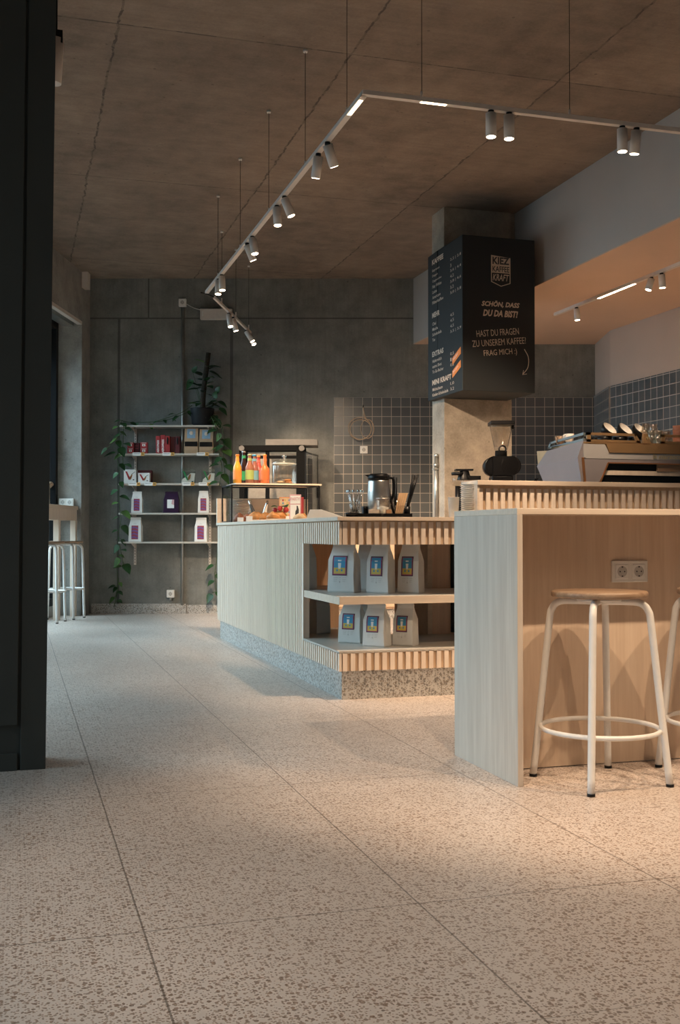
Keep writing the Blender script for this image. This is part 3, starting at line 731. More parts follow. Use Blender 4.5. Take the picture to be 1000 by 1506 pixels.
# hanging coil
hk = bw(534, 599, .03)
co = thing('hanging_cord', 'coiled beige cord hanging from a small hook on the tiled wall', 'cord', hk, BK)
m = MB(); U = px(11.6)
def cp(x, y, o=0): return Vector(((x-534)*U, -.045-o, (599-y)*U))
def loop(cx, cy, rx, ry, ph, o, turns=1.):
    return [cp(cx+rx*math.cos(ph+2*PI*turns*i/14), cy+ry*math.sin(ph+2*PI*turns*i/14), o+.01*math.sin(i)) for i in range(15)]
m.tube([cp(534, 599, -.03)]+[cp(536, 610), cp(540, 619)]+loop(529, 631, 17, 16.5, -.6, .0), .0042, 6)
m.tube([cp(534, 599, -.03), cp(535, 612)]+loop(540, 632, 9.5, 14, -1.6, .03), .0042, 6)
m.tube(loop(530, 633, 15.5, 14.5, 0, .05), .0042, 6)
m.build('cord_loops', M['cord'], co)
MB().cyl((0, .028, 0), (0, -.05, .004), .006, seg=8).cyl((0, -.05, -.002), (0, -.05, .02), .006, seg=8).build('hook', M['black'], co)
# pipe on the column
cpipe = thing('column_pipe', 'grey vertical pipe clamped to the lit edge of the concrete column', 'pipe', (3.41, 8.615, 0))
MB().cyl((0, 0, .9), (0, 0, 1.50), .016, seg=12).build('pipe', M['galv'], cpipe)
MB().cyl((0, 0, 1.42), (0, 0, 1.45), .021, seg=12).cyl((0, 0, 1.50), (0, 0, 1.53), .018, seg=12).build('coupling', M['galv'], cpipe)
MB().box(-.03, -.02, 1.395, .02, .02, 1.405).build('clamp', M['galv'], cpipe)

# ================================================================== WALL SHELF
SD = .22; DF = BD-SD
us = lambda x, D=DF: (x-500)*px(D)
sh0 = HF*BD
ws = thing('wall_shelf', 'tall wall-mounted rack of five grey shelves hung from slotted rails', 'shelf', sh0, BK)
def zat(y, D): return at(300, y, D).z
xs0 = us(174); xs1 = us(322)
levels = [zat(626.5, DF), zat(668, DF), zat(712, DF), zat(755.5, DF), zat(798, DF)]   # front edge centre
tk_ = .018
for i, z in enumerate(levels):
    MB().box(xs0, -SD, z-tk_/2, xs1, -.012, z+tk_/2).build('board', M['shelf'], ws, bevel=.002)
for x in (199, 309):
    u = (x-500)*px(BD)
    rl = MB().box(u-.012, -.012, .52, u+.012, 0, 2.0).build('rail', M['grey_metal'], ws)
    sl = MB()
    for k in range(48): sl.box(u-.003, -.0135, .54+k*.03, u+.003, -.012, .556+k*.03)
    sl.build('slot_row', M['ink'], rl)
    for z in levels:
        MB().prism([(-.012, z-tk_/2), (-SD+.02, z-tk_/2), (-SD+.02, z-tk_/2-.012), (-.012, z-tk_/2-.05)], 'x', u-.002, u+.002).build('bracket', M['grey_metal'], ws)
def onshelf(px_, level, d=.05):      # stand something d metres behind the front edge of a board
    D = DF+d; v = at(px_, 700, D); return Vector((v.x, v.y, levels[level]+tk_/2)), px(D)
def flatbox(name, label, cat, x0, x1, lev, hpx, mat, depth=.06, d=.03, group=None, art=None, z0=0, rz=0):
    v, s = onshelf((x0+x1)/2, lev, d); w = (x1-x0)*s; h = hpx*s
    v.z += z0
    t = thing(name, label, cat, v, BK+rz, group)
    MB().box(-w/2, 0, 0, w/2, depth, h).build('carton', mat, t, bevel=.0015)
    if art:
        a = MB(); art(a, w, h); a.build('print', art.mats, t)
    return t
def artf(mats):
    def dec(f): f.mats = mats; return f
    return dec
@artf([M['white'], M['darkred']])
def redart(a, w, h):
    a.mi = 0; a.box(-w*.30, -.0015, h*.82, w*.36, 0, h*.90); a.box(-w*.22, -.0015, h*.30, w*.22, 0, h*.68); a.mi = 1; a.box(-w*.08, -.002, h*.38, w*.08, 0, h*.56)
RG = 'small red cartons on the second shelf'
k1 = flatbox('drinking_chocolate_carton', 'lower small red carton of the left stack on the second shelf', 'carton', 187, 196.3, 1, 8.2, M['red'], group=RG, art=redart)
h_ = 8.4*px(DF+.03)
flatbox('drinking_chocolate_carton', 'upper small red carton of the left stack on the second shelf', 'carton', 187, 196.3, 1, 8.2, M['red'], group=RG, art=redart, z0=h_)
@artf([M['red'], M['red']])
def darkart(a, w, h):
    for z in (.2, .45, .7): a.box(-w*.3, -.0015, h*z, w*.3, 0, h*z+h*.05)
flatbox('dark_carton', 'dark brown carton between the two stacks of small red cartons', 'carton', 196.8, 204.5, 1, 16, M['darkred'], d=.05, art=darkart)
flatbox('drinking_chocolate_carton', 'lower small red carton of the right stack on the second shelf', 'carton', 206, 216.5, 1, 8.2, M['red'], group=RG, art=redart)
flatbox('drinking_chocolate_carton', 'upper small red carton of the right stack on the second shelf', 'carton', 206, 216.5, 1, 8.2, M['red'], group=RG, art=redart, z0=h_)
def bookart(word):
    @artf([M['white']])
    def f(a, w, h):
        add_text(a, word, (w*.28, -.0015, h*.06), (0, 0, 1), (-1, 0, 0), h*.7, w*.5, bold=.03)
    return f
TG = 'tall red packets on the second shelf'
flatbox('tall_packet', 'leftmost tall red packet with white upright lettering', 'packet', 229, 235.2, 1, 26, M['red'], .09, group=TG, art=bookart('AEROPRESS'))
flatbox('tall_packet', 'second tall red packet with white upright lettering, slightly taller', 'packet', 236, 242.5, 1, 27.5, M['red'], .09, group=TG, art=bookart('AEROPRESS'))
@artf([M['black'], M['white']])
def pk3(a, w, h):
    a.mi = 0; a.ball((0, -.004, h*.72), w*.22, .012, h*.22)
flatbox('tall_packet', 'tall red packet with a black utensil picture beside the lettered ones', 'packet', 243, 249.5, 1, 26, M['red'], .09, group=TG, art=pk3)
flatbox('tall_packet', 'dark red packet in the middle of the second shelf', 'packet', 251, 256.5, 1, 25, M['darkred'], .09, d=.06, group=TG)
flatbox('tall_packet', 'rightmost dark red packet next to the kraft pouches', 'packet', 257.5, 264, 1, 25.5, M['darkred'], .09, d=.05, group=TG, art=pk3)
# kraft pouches
for k, (x0, x1, hh, lab) in enumerate(((270.5, 291, 38, 'kraft paper pouch with blue label and dark window, left of the pair'), (292.5, 313, 36.5, 'kraft paper pouch with blue label and dark window, right of the pair'))):
    v, s = onshelf((x0+x1)/2, 1, .03); w = (x1-x0)*s; h = hh*s
    t = thing('kraft_pouch', lab, 'pouch', v, BK, 'kraft pouches on the second shelf')
    m = MB(); rings = []
    for z, d_, wf in ((0, .06, 1), (.15, .075, 1), (.5, .06, .99), (.8, .03, .97), (1, .006, .96)):
        rings.append([Vector((-w/2*wf, .04-d_/2+.002, z*h)), Vector((0, .04-d_/2-.0, z*h)), Vector((w/2*wf, .04-d_/2+.002, z*h)), Vector((w/2*wf, .04+d_/2, z*h)), Vector((-w/2*wf, .04+d_/2, z*h))])
    m.loft(rings, False); m.build('pouch', M['kraft'], t)
    def fy(z):
        zz = [(0, .06), (.15, .075), (.5, .06), (.8, .03), (1, .006)]
        for (a, da), (b_, db) in zip(zz, zz[1:]):
            if a <= z <= b_: return .04-(da+(db-da)*(z-a)/(b_-a))/2
        return 0
    def strip(name, mat, z0, z1, x0_, x1_, mm=None):
        q = MB() if mm is None else mm; n = 6
        for i in range(n):
            za, zb_ = z0+(z1-z0)*i/n, z0+(z1-z0)*(i+1)/n
            q._add([(x0_*w, fy(za)-.002, za*h), (x1_*w, fy(za)-.002, za*h), (x1_*w, fy(zb_)-.002, zb_*h), (x0_*w, fy(zb_)-.002, zb_*h)], [(0,1,2,3)])
        return q.build(name, mat, t, norm=False) if mm is None else q
    strip('label', M['paperblue'], .60, .97, -.3, .3)
    q = MB(); q.ball((0, fy(.8)-.003, .8*h), w*.13, .004, h*.09); q.build('label_emblem', M['stone'], t)
    strip('window', M['black'], .28, .47, -.46, .46)
# third shelf: white dripper cartons and clear pouches
@artf([M['red'], M['copper'], M['ink']])
def vart(a, w, h):
    P = lambda x, z: (x*w, z*h)
    a.mi = 0; a.prism([P(-.38, .86), P(-.24, .86), P(.02, .38), P(-.08, .24)], 'y', -.002, 0)
    a.mi = 1; a.prism([P(.02, .24), P(-.05, .38), P(.12, .62), P(.22, .64), P(.12, .36)], 'y', -.002, 0)
    a.mi = 2; a.prism([P(.12, .62), P(.42, .82), P(.42, .85), P(.12, .66)], 'y', -.002, 0); a.box(.24*w, -.002, .22*h, .36*w, 0, .30*h)
@artf([M['green'], M['copper'], M['ink']])
def vartg(a, w, h): vart(a, w, h)
WG = 'white cartons with a V-shaped picture'
flatbox('dripper_carton', 'larger white carton with a red V-shaped picture on the third shelf', 'carton', 182, 200, 2, 20.5, M['white'], .09, group=WG, art=vart)
flatbox('dripper_carton', 'smaller white carton with a red V-shaped picture on the third shelf', 'carton', 203, 220, 2, 15.5, M['white'], .08, group=WG, art=vart)
flatbox('brown_carton', 'brown carton standing behind the smaller white carton', 'carton', 202, 223, 2, 20, M['darkred'], .07, d=.12)
for k, (x0, x1, lab) in enumerate(((266.5, 286.5, 'clear bag with white filter papers and green V picture, left of the pair'), (297, 315.5, 'clear bag with white filter papers and green V picture, right of the pair'))):
    v, s = onshelf((x0+x1)/2, 2, .04); w = (x1-x0)*s; h = 22*s
    t = thing('filter_pouch', lab, 'pouch', v, BK, 'clear bags of filter papers on the third shelf')
    q = MB().prism([(-w*.5, 0), (w*.42, 0), (w*.5, h*.68), (w*.2, h*.70), (-w*.42, h*.28)], 'y', .004, .035); q.build('filter_papers', M['white'], t)
    q = MB()
    P = lambda x, z: (x*w, z*h)
    q.mi = 0; q.prism([P(-.42, .85), P(-.24, .80), P(.0, .28), P(-.06, .18)], 'y', -.001, .002)
    q.mi = 1; q.prism([P(.0, .2), P(.0, .4), P(.12, .62), P(.22, .6), P(.14, .3)], 'y', -.001, .002)
    q.mi = 2; q.box(.26*w, -.001, .05*h, .38*w, .002, .16*h)
    q.build('print', [M['green'], M['copper'], M['ink']], t)
    MB().loft([[Vector((-w*.54, -.006, 0)), Vector((w*.54, -.006, 0)), Vector((w*.54, .045, 0)), Vector((-w*.54, .045, 0))], [Vector((-w*.54, -.004, h*.8)), Vector((w*.54, -.004, h*.8)), Vector((w*.54, .04, h*.8)), Vector((-w*.54, .04, h*.8))], [Vector((-w*.5, .015, h)), Vector((w*.5, .015, h)), Vector((w*.5, .018, h)), Vector((-w*.5, .018, h))]], False).build('clear_wrap', M['wax'], t)
# coffee bags
def bag_sections(w, d, h):
    S = []
    for z, wf, df, yo in ((0, 1.0, .90, 0), (.03, 1.03, 1, 0), (.35, .98, 1.0, 0), (.62, .99, .90, .0), (.76, .88, .58, 0), (.88, .83, .20, .0), (.97, .83, .09, .0), (1.0, .83, .08, 0)):
        W, D_ = w*wf/2, d*df/2; g = .0 if z < .1 else min(.14, .04+z*.12)   # gusset tuck
        S.append([Vector((x*W, y*D_, z*h)) for x, y in ((-1, -1), (-.5, -1.02), (0, -1.03), (.5, -1.02), (1, -1), (1-g*.9, 0), (1, 1), (0, 1.03), (-1, 1), (-(1-g*.9), 0))])
    return S
def make_bag(name, label, w, d, h, loc, rz, group, art='figure', body='bagw'):
    t = thing(name, label, 'coffee bag', loc, rz, group)
    m = MB(); m.loft(bag_sections(w, d, h), False); o = m.build('bag', M[body], t, bevel=.004)
    yf = -d/2*1.045
    def fy(z):      # front surface
        zs = [(0, .90), (.03, 1), (.35, 1), (.62, .90), (.76, .58), (.88, .20), (1, .08)]
        for (a, da), (b_, db) in zip(zs, zs[1:]):
            if a <= z <= b_: return -d/2*1.03*(da+(db-da)*(z-a)/(b_-a))
        return -d/2
    def patch(q, x0, x1, z0, z1, lift=.0018):
        n = 5
        for i in range(n):
            za, zb_ = z0+(z1-z0)*i/n, z0+(z1-z0)*(i+1)/n
            q._add([(x0*w, fy(za)-lift, za*h), (x1*w, fy(za)-lift, za*h), (x1*w, fy(zb_)-lift, zb_*h), (x0*w, fy(zb_)-lift, zb_*h)], [(0,1,2,3)])
    q = MB()
    if art == 'figure':
        q.mi = 0; patch(q, -.32, .24, .33, .71); q.mi = 1; patch(q, -.295, .215, .345, .695, .0024); q.mi = 2; patch(q, -.26, .18, .48, .685, .003); q.mi = 3; patch(q, -.26, .18, .365, .48, .003)
        q.mi = 4; q._add([(x*w, fy(z)-.0036, z*h) for x, z in ((-.085, .46), (.005, .46), (.03, .63), (-.11, .63))], [(0,1,2,3)])
        q.mi = 2; patch(q, -.16, -.10, .41, .45, .0036); patch(q, .02, .08, .41, .45, .0036)
        lb_ = q.build('label', [M['ink'], M['magenta'], M['blue'], M['yellow'], M['white']], t, norm=False)
    elif art == 'red':
        q.mi = 0; patch(q, -.27, .27, .10, .66); q.mi = 1
        for k in range(4): q._add([(x*w, fy(z)-.0026, z*h) for x, z in ((-.27, .14+k*.13), (-.05, .17+k*.13), (.27, .12+k*.13), (.27, .18+k*.13), (-.05, .23+k*.13), (-.27, .2+k*.13))], [(0,1,2,3,4,5)])
        q.build('label', [M['red2'], M['violet']], t, norm=False)
    elif art == 'plain':
        q.mi = 0; patch(q, -.25, .20, .22, .62); q.mi = 1; q._add([(x*w, fy(z)-.0026, z*h) for x, z in ((.02, .42), (.20, .36), (.20, .62), (.08, .62))], [(0,1,2,3)])
        q.build('label', [M['white'], M['pink']], t, norm=False)
    if art == 'figure':
        q = MB()
        for k in range(3):
            for j, (a, b_) in enumerate(((-.27, -.1), (-.06, .03), (.07, .22))):
                patch(q, a, b_-.02*k, .285-.035*k, .292-.035*k, .002)
        patch(q, -.05, -.01, .19, .225, .002)
        q.build('small_print', M['hole'], t, norm=False)
    elif art == 'red':
        q = MB(); patch(q, -.12, .12, .72, .735, .002); patch(q, -.04, .0, .76, .775, .002); q.build('small_print', M['hole'], t, norm=False)
    m = MB(); m.box(-w*.42, -.007, h*.935, w*.42, .0065, h*.965); m.build('top_fold', M[body], t, bevel=.001)
    return t
M['galvd'] = plain('dull_steel', (.15, .14, .13), .6, .1, 20, Metallic=.2)
M['red2'] = plain('label_crimson', (.30, .04, .07), .5, .2, 40)
M['violet'] = plain('label_violet', (.16, .08, .26), .5, .2, 40)
SGp = 'white coffee bags with crimson labels on the wall shelf'
def shelf_bag(x0, x1, lev, hpx, label, rz=0, **k):
    v, s = onshelf((x0+x1)/2, lev, .06); return make_bag('coffee_bag', label, (x1-x0)*s*.94, .07, hpx*s, v, BK+rz, SGp, **k)
shelf_bag(193.5, 210.5, 3, 31.5, 'white coffee bag with crimson label, left end of the fourth shelf', .0, art='red')
shelf_bag(291, 308, 3, 32.5, 'white coffee bag with violet and crimson label, right end of the fourth shelf', .05, art='red')
shelf_bag(190, 210, 4, 36, 'white coffee bag with crimson label, left end of the lowest shelf', -.12, art='red')
shelf_bag(286.5, 306, 4, 35.5, 'white coffee bag with crimson label, right end of the lowest shelf', -.10, art='red')
v, s = onshelf(252.5, 3, .07)
pb = make_bag('coffee_bag', 'dark purple foil coffee bag with white label in the middle of the fourth shelf', 22.5*s, .08, 31.5*s, v, BK, 'dark bag', art='plain', body='purple')
del pb['group']
# price tags
PT = 'price tags on the wall shelf'
for x, lev, lab in ((203.5, 1, 'price tag under the small red cartons'), (247.5, 1, 'price tag under the tall red packets'), (298, 1, 'price tag under the kraft pouches'), (197.5, 2, 'price tag under the larger white carton'), (221, 2, 'price tag under the smaller white carton'), (277, 2, 'price tag under the left clear bag'), (301, 2, 'price tag under the right clear bag')):
    D = DF-.004; v = at(x, 700, D); z = levels[lev]
    t = thing('price_tag', lab, 'price tag', (v.x, v.y, z-.012), BK, PT); w = 17.5*px(D)
    MB().box(-w/2, 0, -.004, w*.2, .0015, .030).build('white_half', M['white'], t)
    MB().box(w*.2, 0, -.004, w/2, .0015, .030).build('orange_half', M['tagor'], t)
    MB().box(-w*.42, -.0006, .016, w*.12, .001, .020).box(w*.26, -.0006, .008, w*.44, .001, .018).build('small_print', M['ink'], t)

# ================================================================== PLANT
def leaf(m, base, tipdir, L, W, droop=.25):
    d = Vector(tipdir).normalized(); up = Vector((0, -.6, .8)) if abs(d.z) > .8 else Vector((0, -.35, 1))
    s = d.cross(up).normalized(); n = s.cross(d).normalized()
    prof = [(0, 0), (.04, .30), (.15, .46), (.35, .5), (.6, .38), (.82, .18), (1, 0)]
    vs = []
    for t_, w_ in prof:
        c = Vector(base)+d*(t_*L)-Vector((0, 0, 1))*(droop*L*t_*t_)
        e_ = s*(w_*W)
        vs += [c-e_+n*(.10*w_*W), c-n*(.08*L*(1-abs(t_-.5))), c+e_+n*(.10*w_*W)]
    fs = []
    for k in range(len(prof)-1):
        a = k*3; fs += [(a, a+1, a+4, a+3), (a+1, a+2, a+5, a+4)]
    m._add(vs, fs, True)
pl = thing('trailing_pothos', 'dark potted climbing plant on a moss pole trailing vines down both shelf sides', 'plant', sh0, BK)
zt = levels[0]+tk_/2
def wl_(x, y, off=.12):
    v = at(x, y, BD-off); return Vector(((x-500)*px(BD-off), -off, v.z))
pc = wl_(297, 624, .12); pc.z = zt
MB().lathe([(.085, 0), (.11, .02), (.125, .17), (.13, .185), (.12, .185), (.115, .16), (0, .16)], (pc.x, pc.y, zt), 28).build('pot', M['pot'], pl)
top = wl_(306, 519, .12)
MB().tube([Vector((pc.x, pc.y, zt+.12)), wl_(299, 575, .12), top], lambda t_: .030-.004*t_, 12, 8).build('moss_pole', M['moss'], pl)
lf = MB(); lf.mi = 0; sm = MB()
R.seed(11)
def vine(pts, n, Ls=(.05, .09), w=.9, yy=.2, skip=()):
    sm.tube(pts, .0035, 6, 6)
    P = [Vector(p) for p in pts]
    for i in range(n):
        t_ = (i+.5)/n*(len(P)-1); k = int(t_); c = P[k].lerp(P[k+1], t_-k)
        L = R.uniform(*Ls); side = -1 if i % 2 else 1
        d = Vector((side*R.uniform(.4, 1.), -R.uniform(.0, .6), R.uniform(-.8, .3)))
        pe = c+d*.03; sm.tube([c, pe], .0018, 5, 1)
        lf.mi = 1 if R.random() < yy else 0
        leaf(lf, pe, d+Vector((0,0,-.3)), L, L*w)
# left vine along the shelf top then down the left side
vine([wl_(290, 600), wl_(262, 612), wl_(240, 619, .14), wl_(215, 621, .15), wl_(190, 621, .15), wl_(176, 618, .2)], 8, (.05, .10))
vine([wl_(282, 596), wl_(268, 606), wl_(250, 613, .14), wl_(228, 620, .15)], 3, (.05, .08))
vine([wl_(178, 620, .2), wl_(174, 630, .25), wl_(176, 650, .25), wl_(172, 672, .25), wl_(176, 700, .24), wl_(174, 725, .24), wl_(176, 745, .24), wl_(178, 765, .24), wl_(174, 785, .22), wl_(177, 805, .2), wl_(180, 822, .15), wl_(183, 838, .1)], 22, (.06, .12))
vine([wl_(181, 624, .22), wl_(181, 640, .24), wl_(180, 665, .24), wl_(181, 690, .24)], 5, (.06, .1))
vine([wl_(174, 790, .1), wl_(172, 830, .06), wl_(174, 862, .06), wl_(171, 880, .06), wl_(168, 893, .05)], 3, (.05, .07))
vine([wl_(175, 850, .07), wl_(172, 870, .07), wl_(170, 885, .06)], 5, (.05, .08))
vine([wl_(176, 640, .24), wl_(165, 652, .26), wl_(155, 662, .26)], 2, (.07, .10))
# right vines
vine([wl_(305, 606), wl_(318, 616, .2), wl_(326, 628, .24), wl_(330, 650, .25), wl_(328, 672, .25), wl_(331, 700, .24)], 12, (.07, .13), yy=.5)
vine([wl_(310, 612, .2), wl_(322, 640, .25), wl_(322, 665, .25), wl_(326, 690, .25), wl_(322, 715, .24)], 8, (.06, .12))
vine([wl_(322, 790, .2), wl_(318, 830, .15), wl_(316, 845, .12), wl_(318, 868, .1), wl_(312, 872, .1)], 6, (.06, .10))
# leaves round the pot and up the pole
for i in range(26):
    t_ = R.random(); a = R.uniform(0, 2*PI); c = Vector((pc.x, pc.y, zt+.14)).lerp(top, t_**1.6*.8)
    d = Vector((math.cos(a), math.sin(a)*.6-.2, R.uniform(-.3, .7))); L = R.uniform(.07, .14)
    pe = c+d*R.uniform(.03, .12)*(1-t_*.5); sm.tube([c, pe], .002, 5, 1); lf.mi = 1 if R.random() < .1 else 0
    leaf(lf, pe, d, L, L*.8)
for x, y, d in ((318, 578, (.4, -.3, .9)), (321, 590, (.8, -.3, -.4)), (282, 558, (-.5, -.2, -.8)), (312, 598, (.5, -.4, .5)), (323, 600, (.8, -.4, -.6)), (283, 548, (.5, -.2, .9)), (290, 572, (-.8, -.2, .1)), (315, 586, (.2, -.4, .9)), (286, 610, (-.4, -.6, .2)), (300, 612, (.2, -.8, 0)), (311, 612, (.6, -.6, 0))):
    c = wl_(x, y, .13); sm.tube([Vector((pc.x, pc.y, zt+.15)), Vector((pc.x, pc.y, zt+.15)).lerp(c, .6)+Vector((0,0,.02)), c], .002, 5, 4); lf.mi = 0
    leaf(lf, c, d, .11, .085)
lf.build('foliage', [M['leaf'], M['leafy']], pl, norm=False); sm.build('stems', M['stem'], pl)

# ================================================================== COFFEE BAGS IN THE COUNTER
CG = 'white coffee bags in the counter shelf'
ZU, ZL = .531, .252
def cbag(x0, x1, y, lev, hpx, label, rz=-.75, D=None, dep=.092, wk=.80, art='figure'):
    z = ZU if lev else ZL
    # ground point under the front centre, then step back half the depth
    d = ray((x0+x1)/2, y); g = CO+d*((z-CH)/d.z)
    s = px(d.normalized().dot(HF)*(g-CO).length)
    w = (x1-x0)*s; c = Vector((g.x, g.y, z))+Vector((-math.sin(rz), math.cos(rz), 0))*(dep/2)
    return make_bag('coffee_bag', label, w/math.cos(rz-BK), dep, hpx*s, c, rz, CG, art)
cbag(482, 520, 871.5, 1, 76, 'large white coffee bag, leftmost of the three in front on the upper shelf')
cbag(539, 570, 872.5, 1, 76, 'large white coffee bag, middle of the three in front on the upper shelf', -.80)
cbag(585, 615, 872.5, 1, 76, 'large white coffee bag, rightmost of the three in front on the upper shelf', -.72)
cbag(497.5, 529, 946, 0, 61, 'small white coffee bag, leftmost of the three in front on the lower shelf', -.74)
cbag(533.5, 564, 951, 0, 63, 'small white coffee bag, middle of the three in front on the lower shelf', -.80, dep=.085)
cbag(578, 606, 950, 0, 62, 'small white coffee bag, rightmost of the three in front on the lower shelf', -.76, dep=.085)
cbag(524, 553, 868, 1, 74, 'white coffee bag shown from behind in the gap on the upper shelf', -.5, art='none')
cbag(452, 466, 866, 1, 74, 'white coffee bag at the far left of the upper shelf, turned sideways', .5, art='none', dep=.09)
cbag(466, 486, 932, 0, 68, 'white coffee bag standing sideways at the far left of the lower shelf', .35, art='none', dep=.09)
cbag(529, 541, 938, 0, 62, 'small white coffee bag mostly hidden behind the lower front row', -.6, art='none')
# things seen through the shelf, on the floor behind
v = at(472, 880, 9.3); t = thing('waste_bin', 'black bin standing behind the counter, seen through the shelf gap', 'bin', (v.x, v.y, 0), BK)
MB().lathe([(.10, 0), (.11, .01), (.13, .52), (.12, .53), (.115, .5), (.09, .02), (0, .02)]).build('bucket', M['black'], t)
MB().lathe([(.135, .53), (.135, .55), (.10, .58), (0, .59)]).build('lid', M['blackm'], t)

# ================================================================== THINGS ON THE COUNTER
def ctop(x, D): v = at(x, 760, D); return Vector((v.x, v.y, ZT))
# --- glass case at the far end
CY = 8.45
gc = thing('glass_display_case', 'black-framed glass pastry case with a wooden shelf on top at the counter end', 'display case', (1.625, CY, ZT))
W_, H_, D_ = .71, .298, .40
m = MB(); r_ = .005
for x in (0, W_):
    for y in (0, D_): m.box(x-r_, y-r_, 0, x+r_, y+r_, H_)
for y in (0, D_): m.box(0, y-r_, H_-2*r_, W_, y+r_, H_)
for x in (0, W_): m.box(x-r_, 0, H_-2*r_, x+r_, D_, H_); m.box(x-r_, 0, 0, x+r_, D_, 2*r_)
m.build('frame', M['black'], gc)
MB().box(r_, -.001, r_, W_-r_, .002, H_-r_).build('front_glass', M['glass'], gc)
MB().box(-.001, r_, r_, .002, D_-r_, H_-r_).build('side_glass', M['glass'], gc)
MB().box(.03, -.01, H_, W_+.02, D_, H_+.012).build('top_shelf', M['top'], gc, bevel=.001)
ZC = ZT+H_+.012
# plates inside
for k in range(13):
    v = at(354, 760, 8.85)
    t = thing('stoneware_plate', 'brown stoneware plate in the stack inside the glass case', 'plate', (v.x, v.y, ZT+.02+k*.013), 0, 'stacked plates in the glass case')
    MB().lathe([(.06, 0), (.085, .006), (.092, .012), (.088, .012), (.06, .004), (0, .003)], seg=32).build('plate', M['stone'], t)
# steel tongs
for k, (x, dx_, lab) in enumerate(((375, -.045, 'steel serving tongs leaning left in front of the plates'), (384, .05, 'steel serving tongs leaning right beside the others'))):
    v = ctop(x, 8.35); t = thing('serving_tongs', lab, 'tongs', v, BK, 'serving tongs')
    m = MB(); m.tube([(0, 0, .01), (dx_*.4, 0, .07), (dx_, 0, .165)], .009, 8, 3); m.build('arm', M['chrome'], t)
    m = MB(); m.tube([(.012, .02, .01), (dx_*.4+.012, .02, .07), (dx_, .005, .165)], .008, 8, 3); m.build('arm', M['chrome'], t)
# bottles on the case
def bottle(label, x, D, liq, lab, capm, h=.235, shape='std', group='drink bottles on the glass case'):
    v = cut_y(x, 709, D); t = thing('drink_bottle', label, 'bottle', (v.x, v.y, ZC), 0, group)
    if shape == 'std': prof = [(.024, 0), (.028, .004), (.0285, .11), (.027, .13), (.018, .155), (.0125, .18), (.0115, .215), (.0125, .22), (.0125, .228)]
    elif shape == 'round': prof = [(.026, 0), (.031, .005), (.032, .10), (.029, .122), (.016, .140), (.012, .155), (.0115, .21), (.0125, .216), (.0125, .226)]
    else: prof = [(.026, 0), (.030, .005), (.031, .10), (.027, .14), (.015, .19), (.0115, .235), (.0115, .255), (.0125, .262), (.0125, .268)]
    k = h/prof[-1][1]; prof = [(r*1.2, z*k) for r, z in prof]
    MB().lathe(prof, seg=24).build('bottle', liq, t)
    lo, hi = (.03*k, .105*k)
    MB().lathe([(.0005+prof[2][0], lo), (.0008+prof[2][0], hi)], seg=24, closed=True).build('label', lab, t)
    MB().lathe([(prof[-3][0]+.0025, h*.79), (prof[-3][0]+.0015, h*.88)], seg=20, closed=True).build('neck_label', lab, t)
    MB().lathe([(.0165, h-.008), (.0165, h+.002), (.012, h+.005), (0, h+.005)], seg=20).build('cap', capm, t)
    return t
bt = bottle('orange lemonade bottle, leftmost of the bottle row', 349, 8.51, drink('orange_drink', (.75, .33, .04)), M['orange'], M['orange'], .225)
q = MB(); q.ball((0, -.028, .075), .010, .003, .014); q.build('emblem', M['darkred'], bt)
bottle('dark tall cola bottle with a green label behind the row', 358.5, 8.64, drink('cola', (.03, .012, .01)), M['green'], M['steel'], .262, 'tall')
bottle('bottle with a light green label in the row', 367, 8.505, drink('pale_drink', (.30, .12, .07)), plain('lime_label', (.34, .42, .12), .5), plain('lime_cap', (.4, .42, .2), .5), .228)
bottle('bottle with a blue-grey label and blue cap in the row', 374.2, 8.575, drink('plum_drink', (.28, .10, .07)), plain('teal_label', (.16, .34, .40), .5), M['blue'], .23)
bottle('red drink bottle standing behind the blue-labelled one', 380, 8.66, drink('red_drink', (.50, .07, .05)), plain('coral_label', (.60, .15, .10), .5), M['orange'], .228)
bt = bottle('round-shouldered orange bottle at the right end of the row', 389.5, 8.51, drink('amber_drink', (.60, .16, .05)), drink('amber_drink_label', (.60, .17, .06)), M['orange'], .228, 'round')
q = MB(); q.box(-.012, -.0335, .055, .012, -.031, .10); q.build('emblem', M['white'], bt)
# cookie jar
v = cut_y(418, 709, 8.64); t = thing('cookie_jar', 'large clear glass cookie jar with a knobbed lid on the case shelf', 'jar', (v.x, v.y, ZC), 0)
MB().lathe([(.088, .0), (.097, .006), (.100, .02), (.100, .15), (.092, .165), (.090, .165), (.097, .148), (.097, .02), (.09, .008), (0, .008)], seg=36).build('jar_body', M['glassware'], t)
MB().lathe([(.096, .168), (.100, .172), (.08, .195), (.03, .208), (.012, .212), (.012, .218), (.020, .226), (.018, .238), (0, .242)], seg=32).build('jar_lid', M['wax'], t)
MB().lathe([(.094, .163), (.103, .168), (.094, .173)], seg=32, closed=True).build('jar_rim', M['porcelain'], t)
for dx_, dy_, dz, mt, lab in ((-.035, -.02, .012, 'cream_d', 'pale cookie lying in the glass jar, left'), (.03, -.02, .012, 'pastry', 'brown cookie lying in the glass jar, right'), (.02, -.025, .028, 'pastry', 'brown cookie lying on the others in the glass jar')):
    c = thing('cookie', lab, 'cookie', (v.x+dx_, v.y+dy_, ZC+dz), 0, 'cookies in the jar')
    MB().lathe([(.026, 0), (.034, .005), (.032, .012), (.015, .016), (0, .016)], seg=18).build('cookie', M[mt], c)
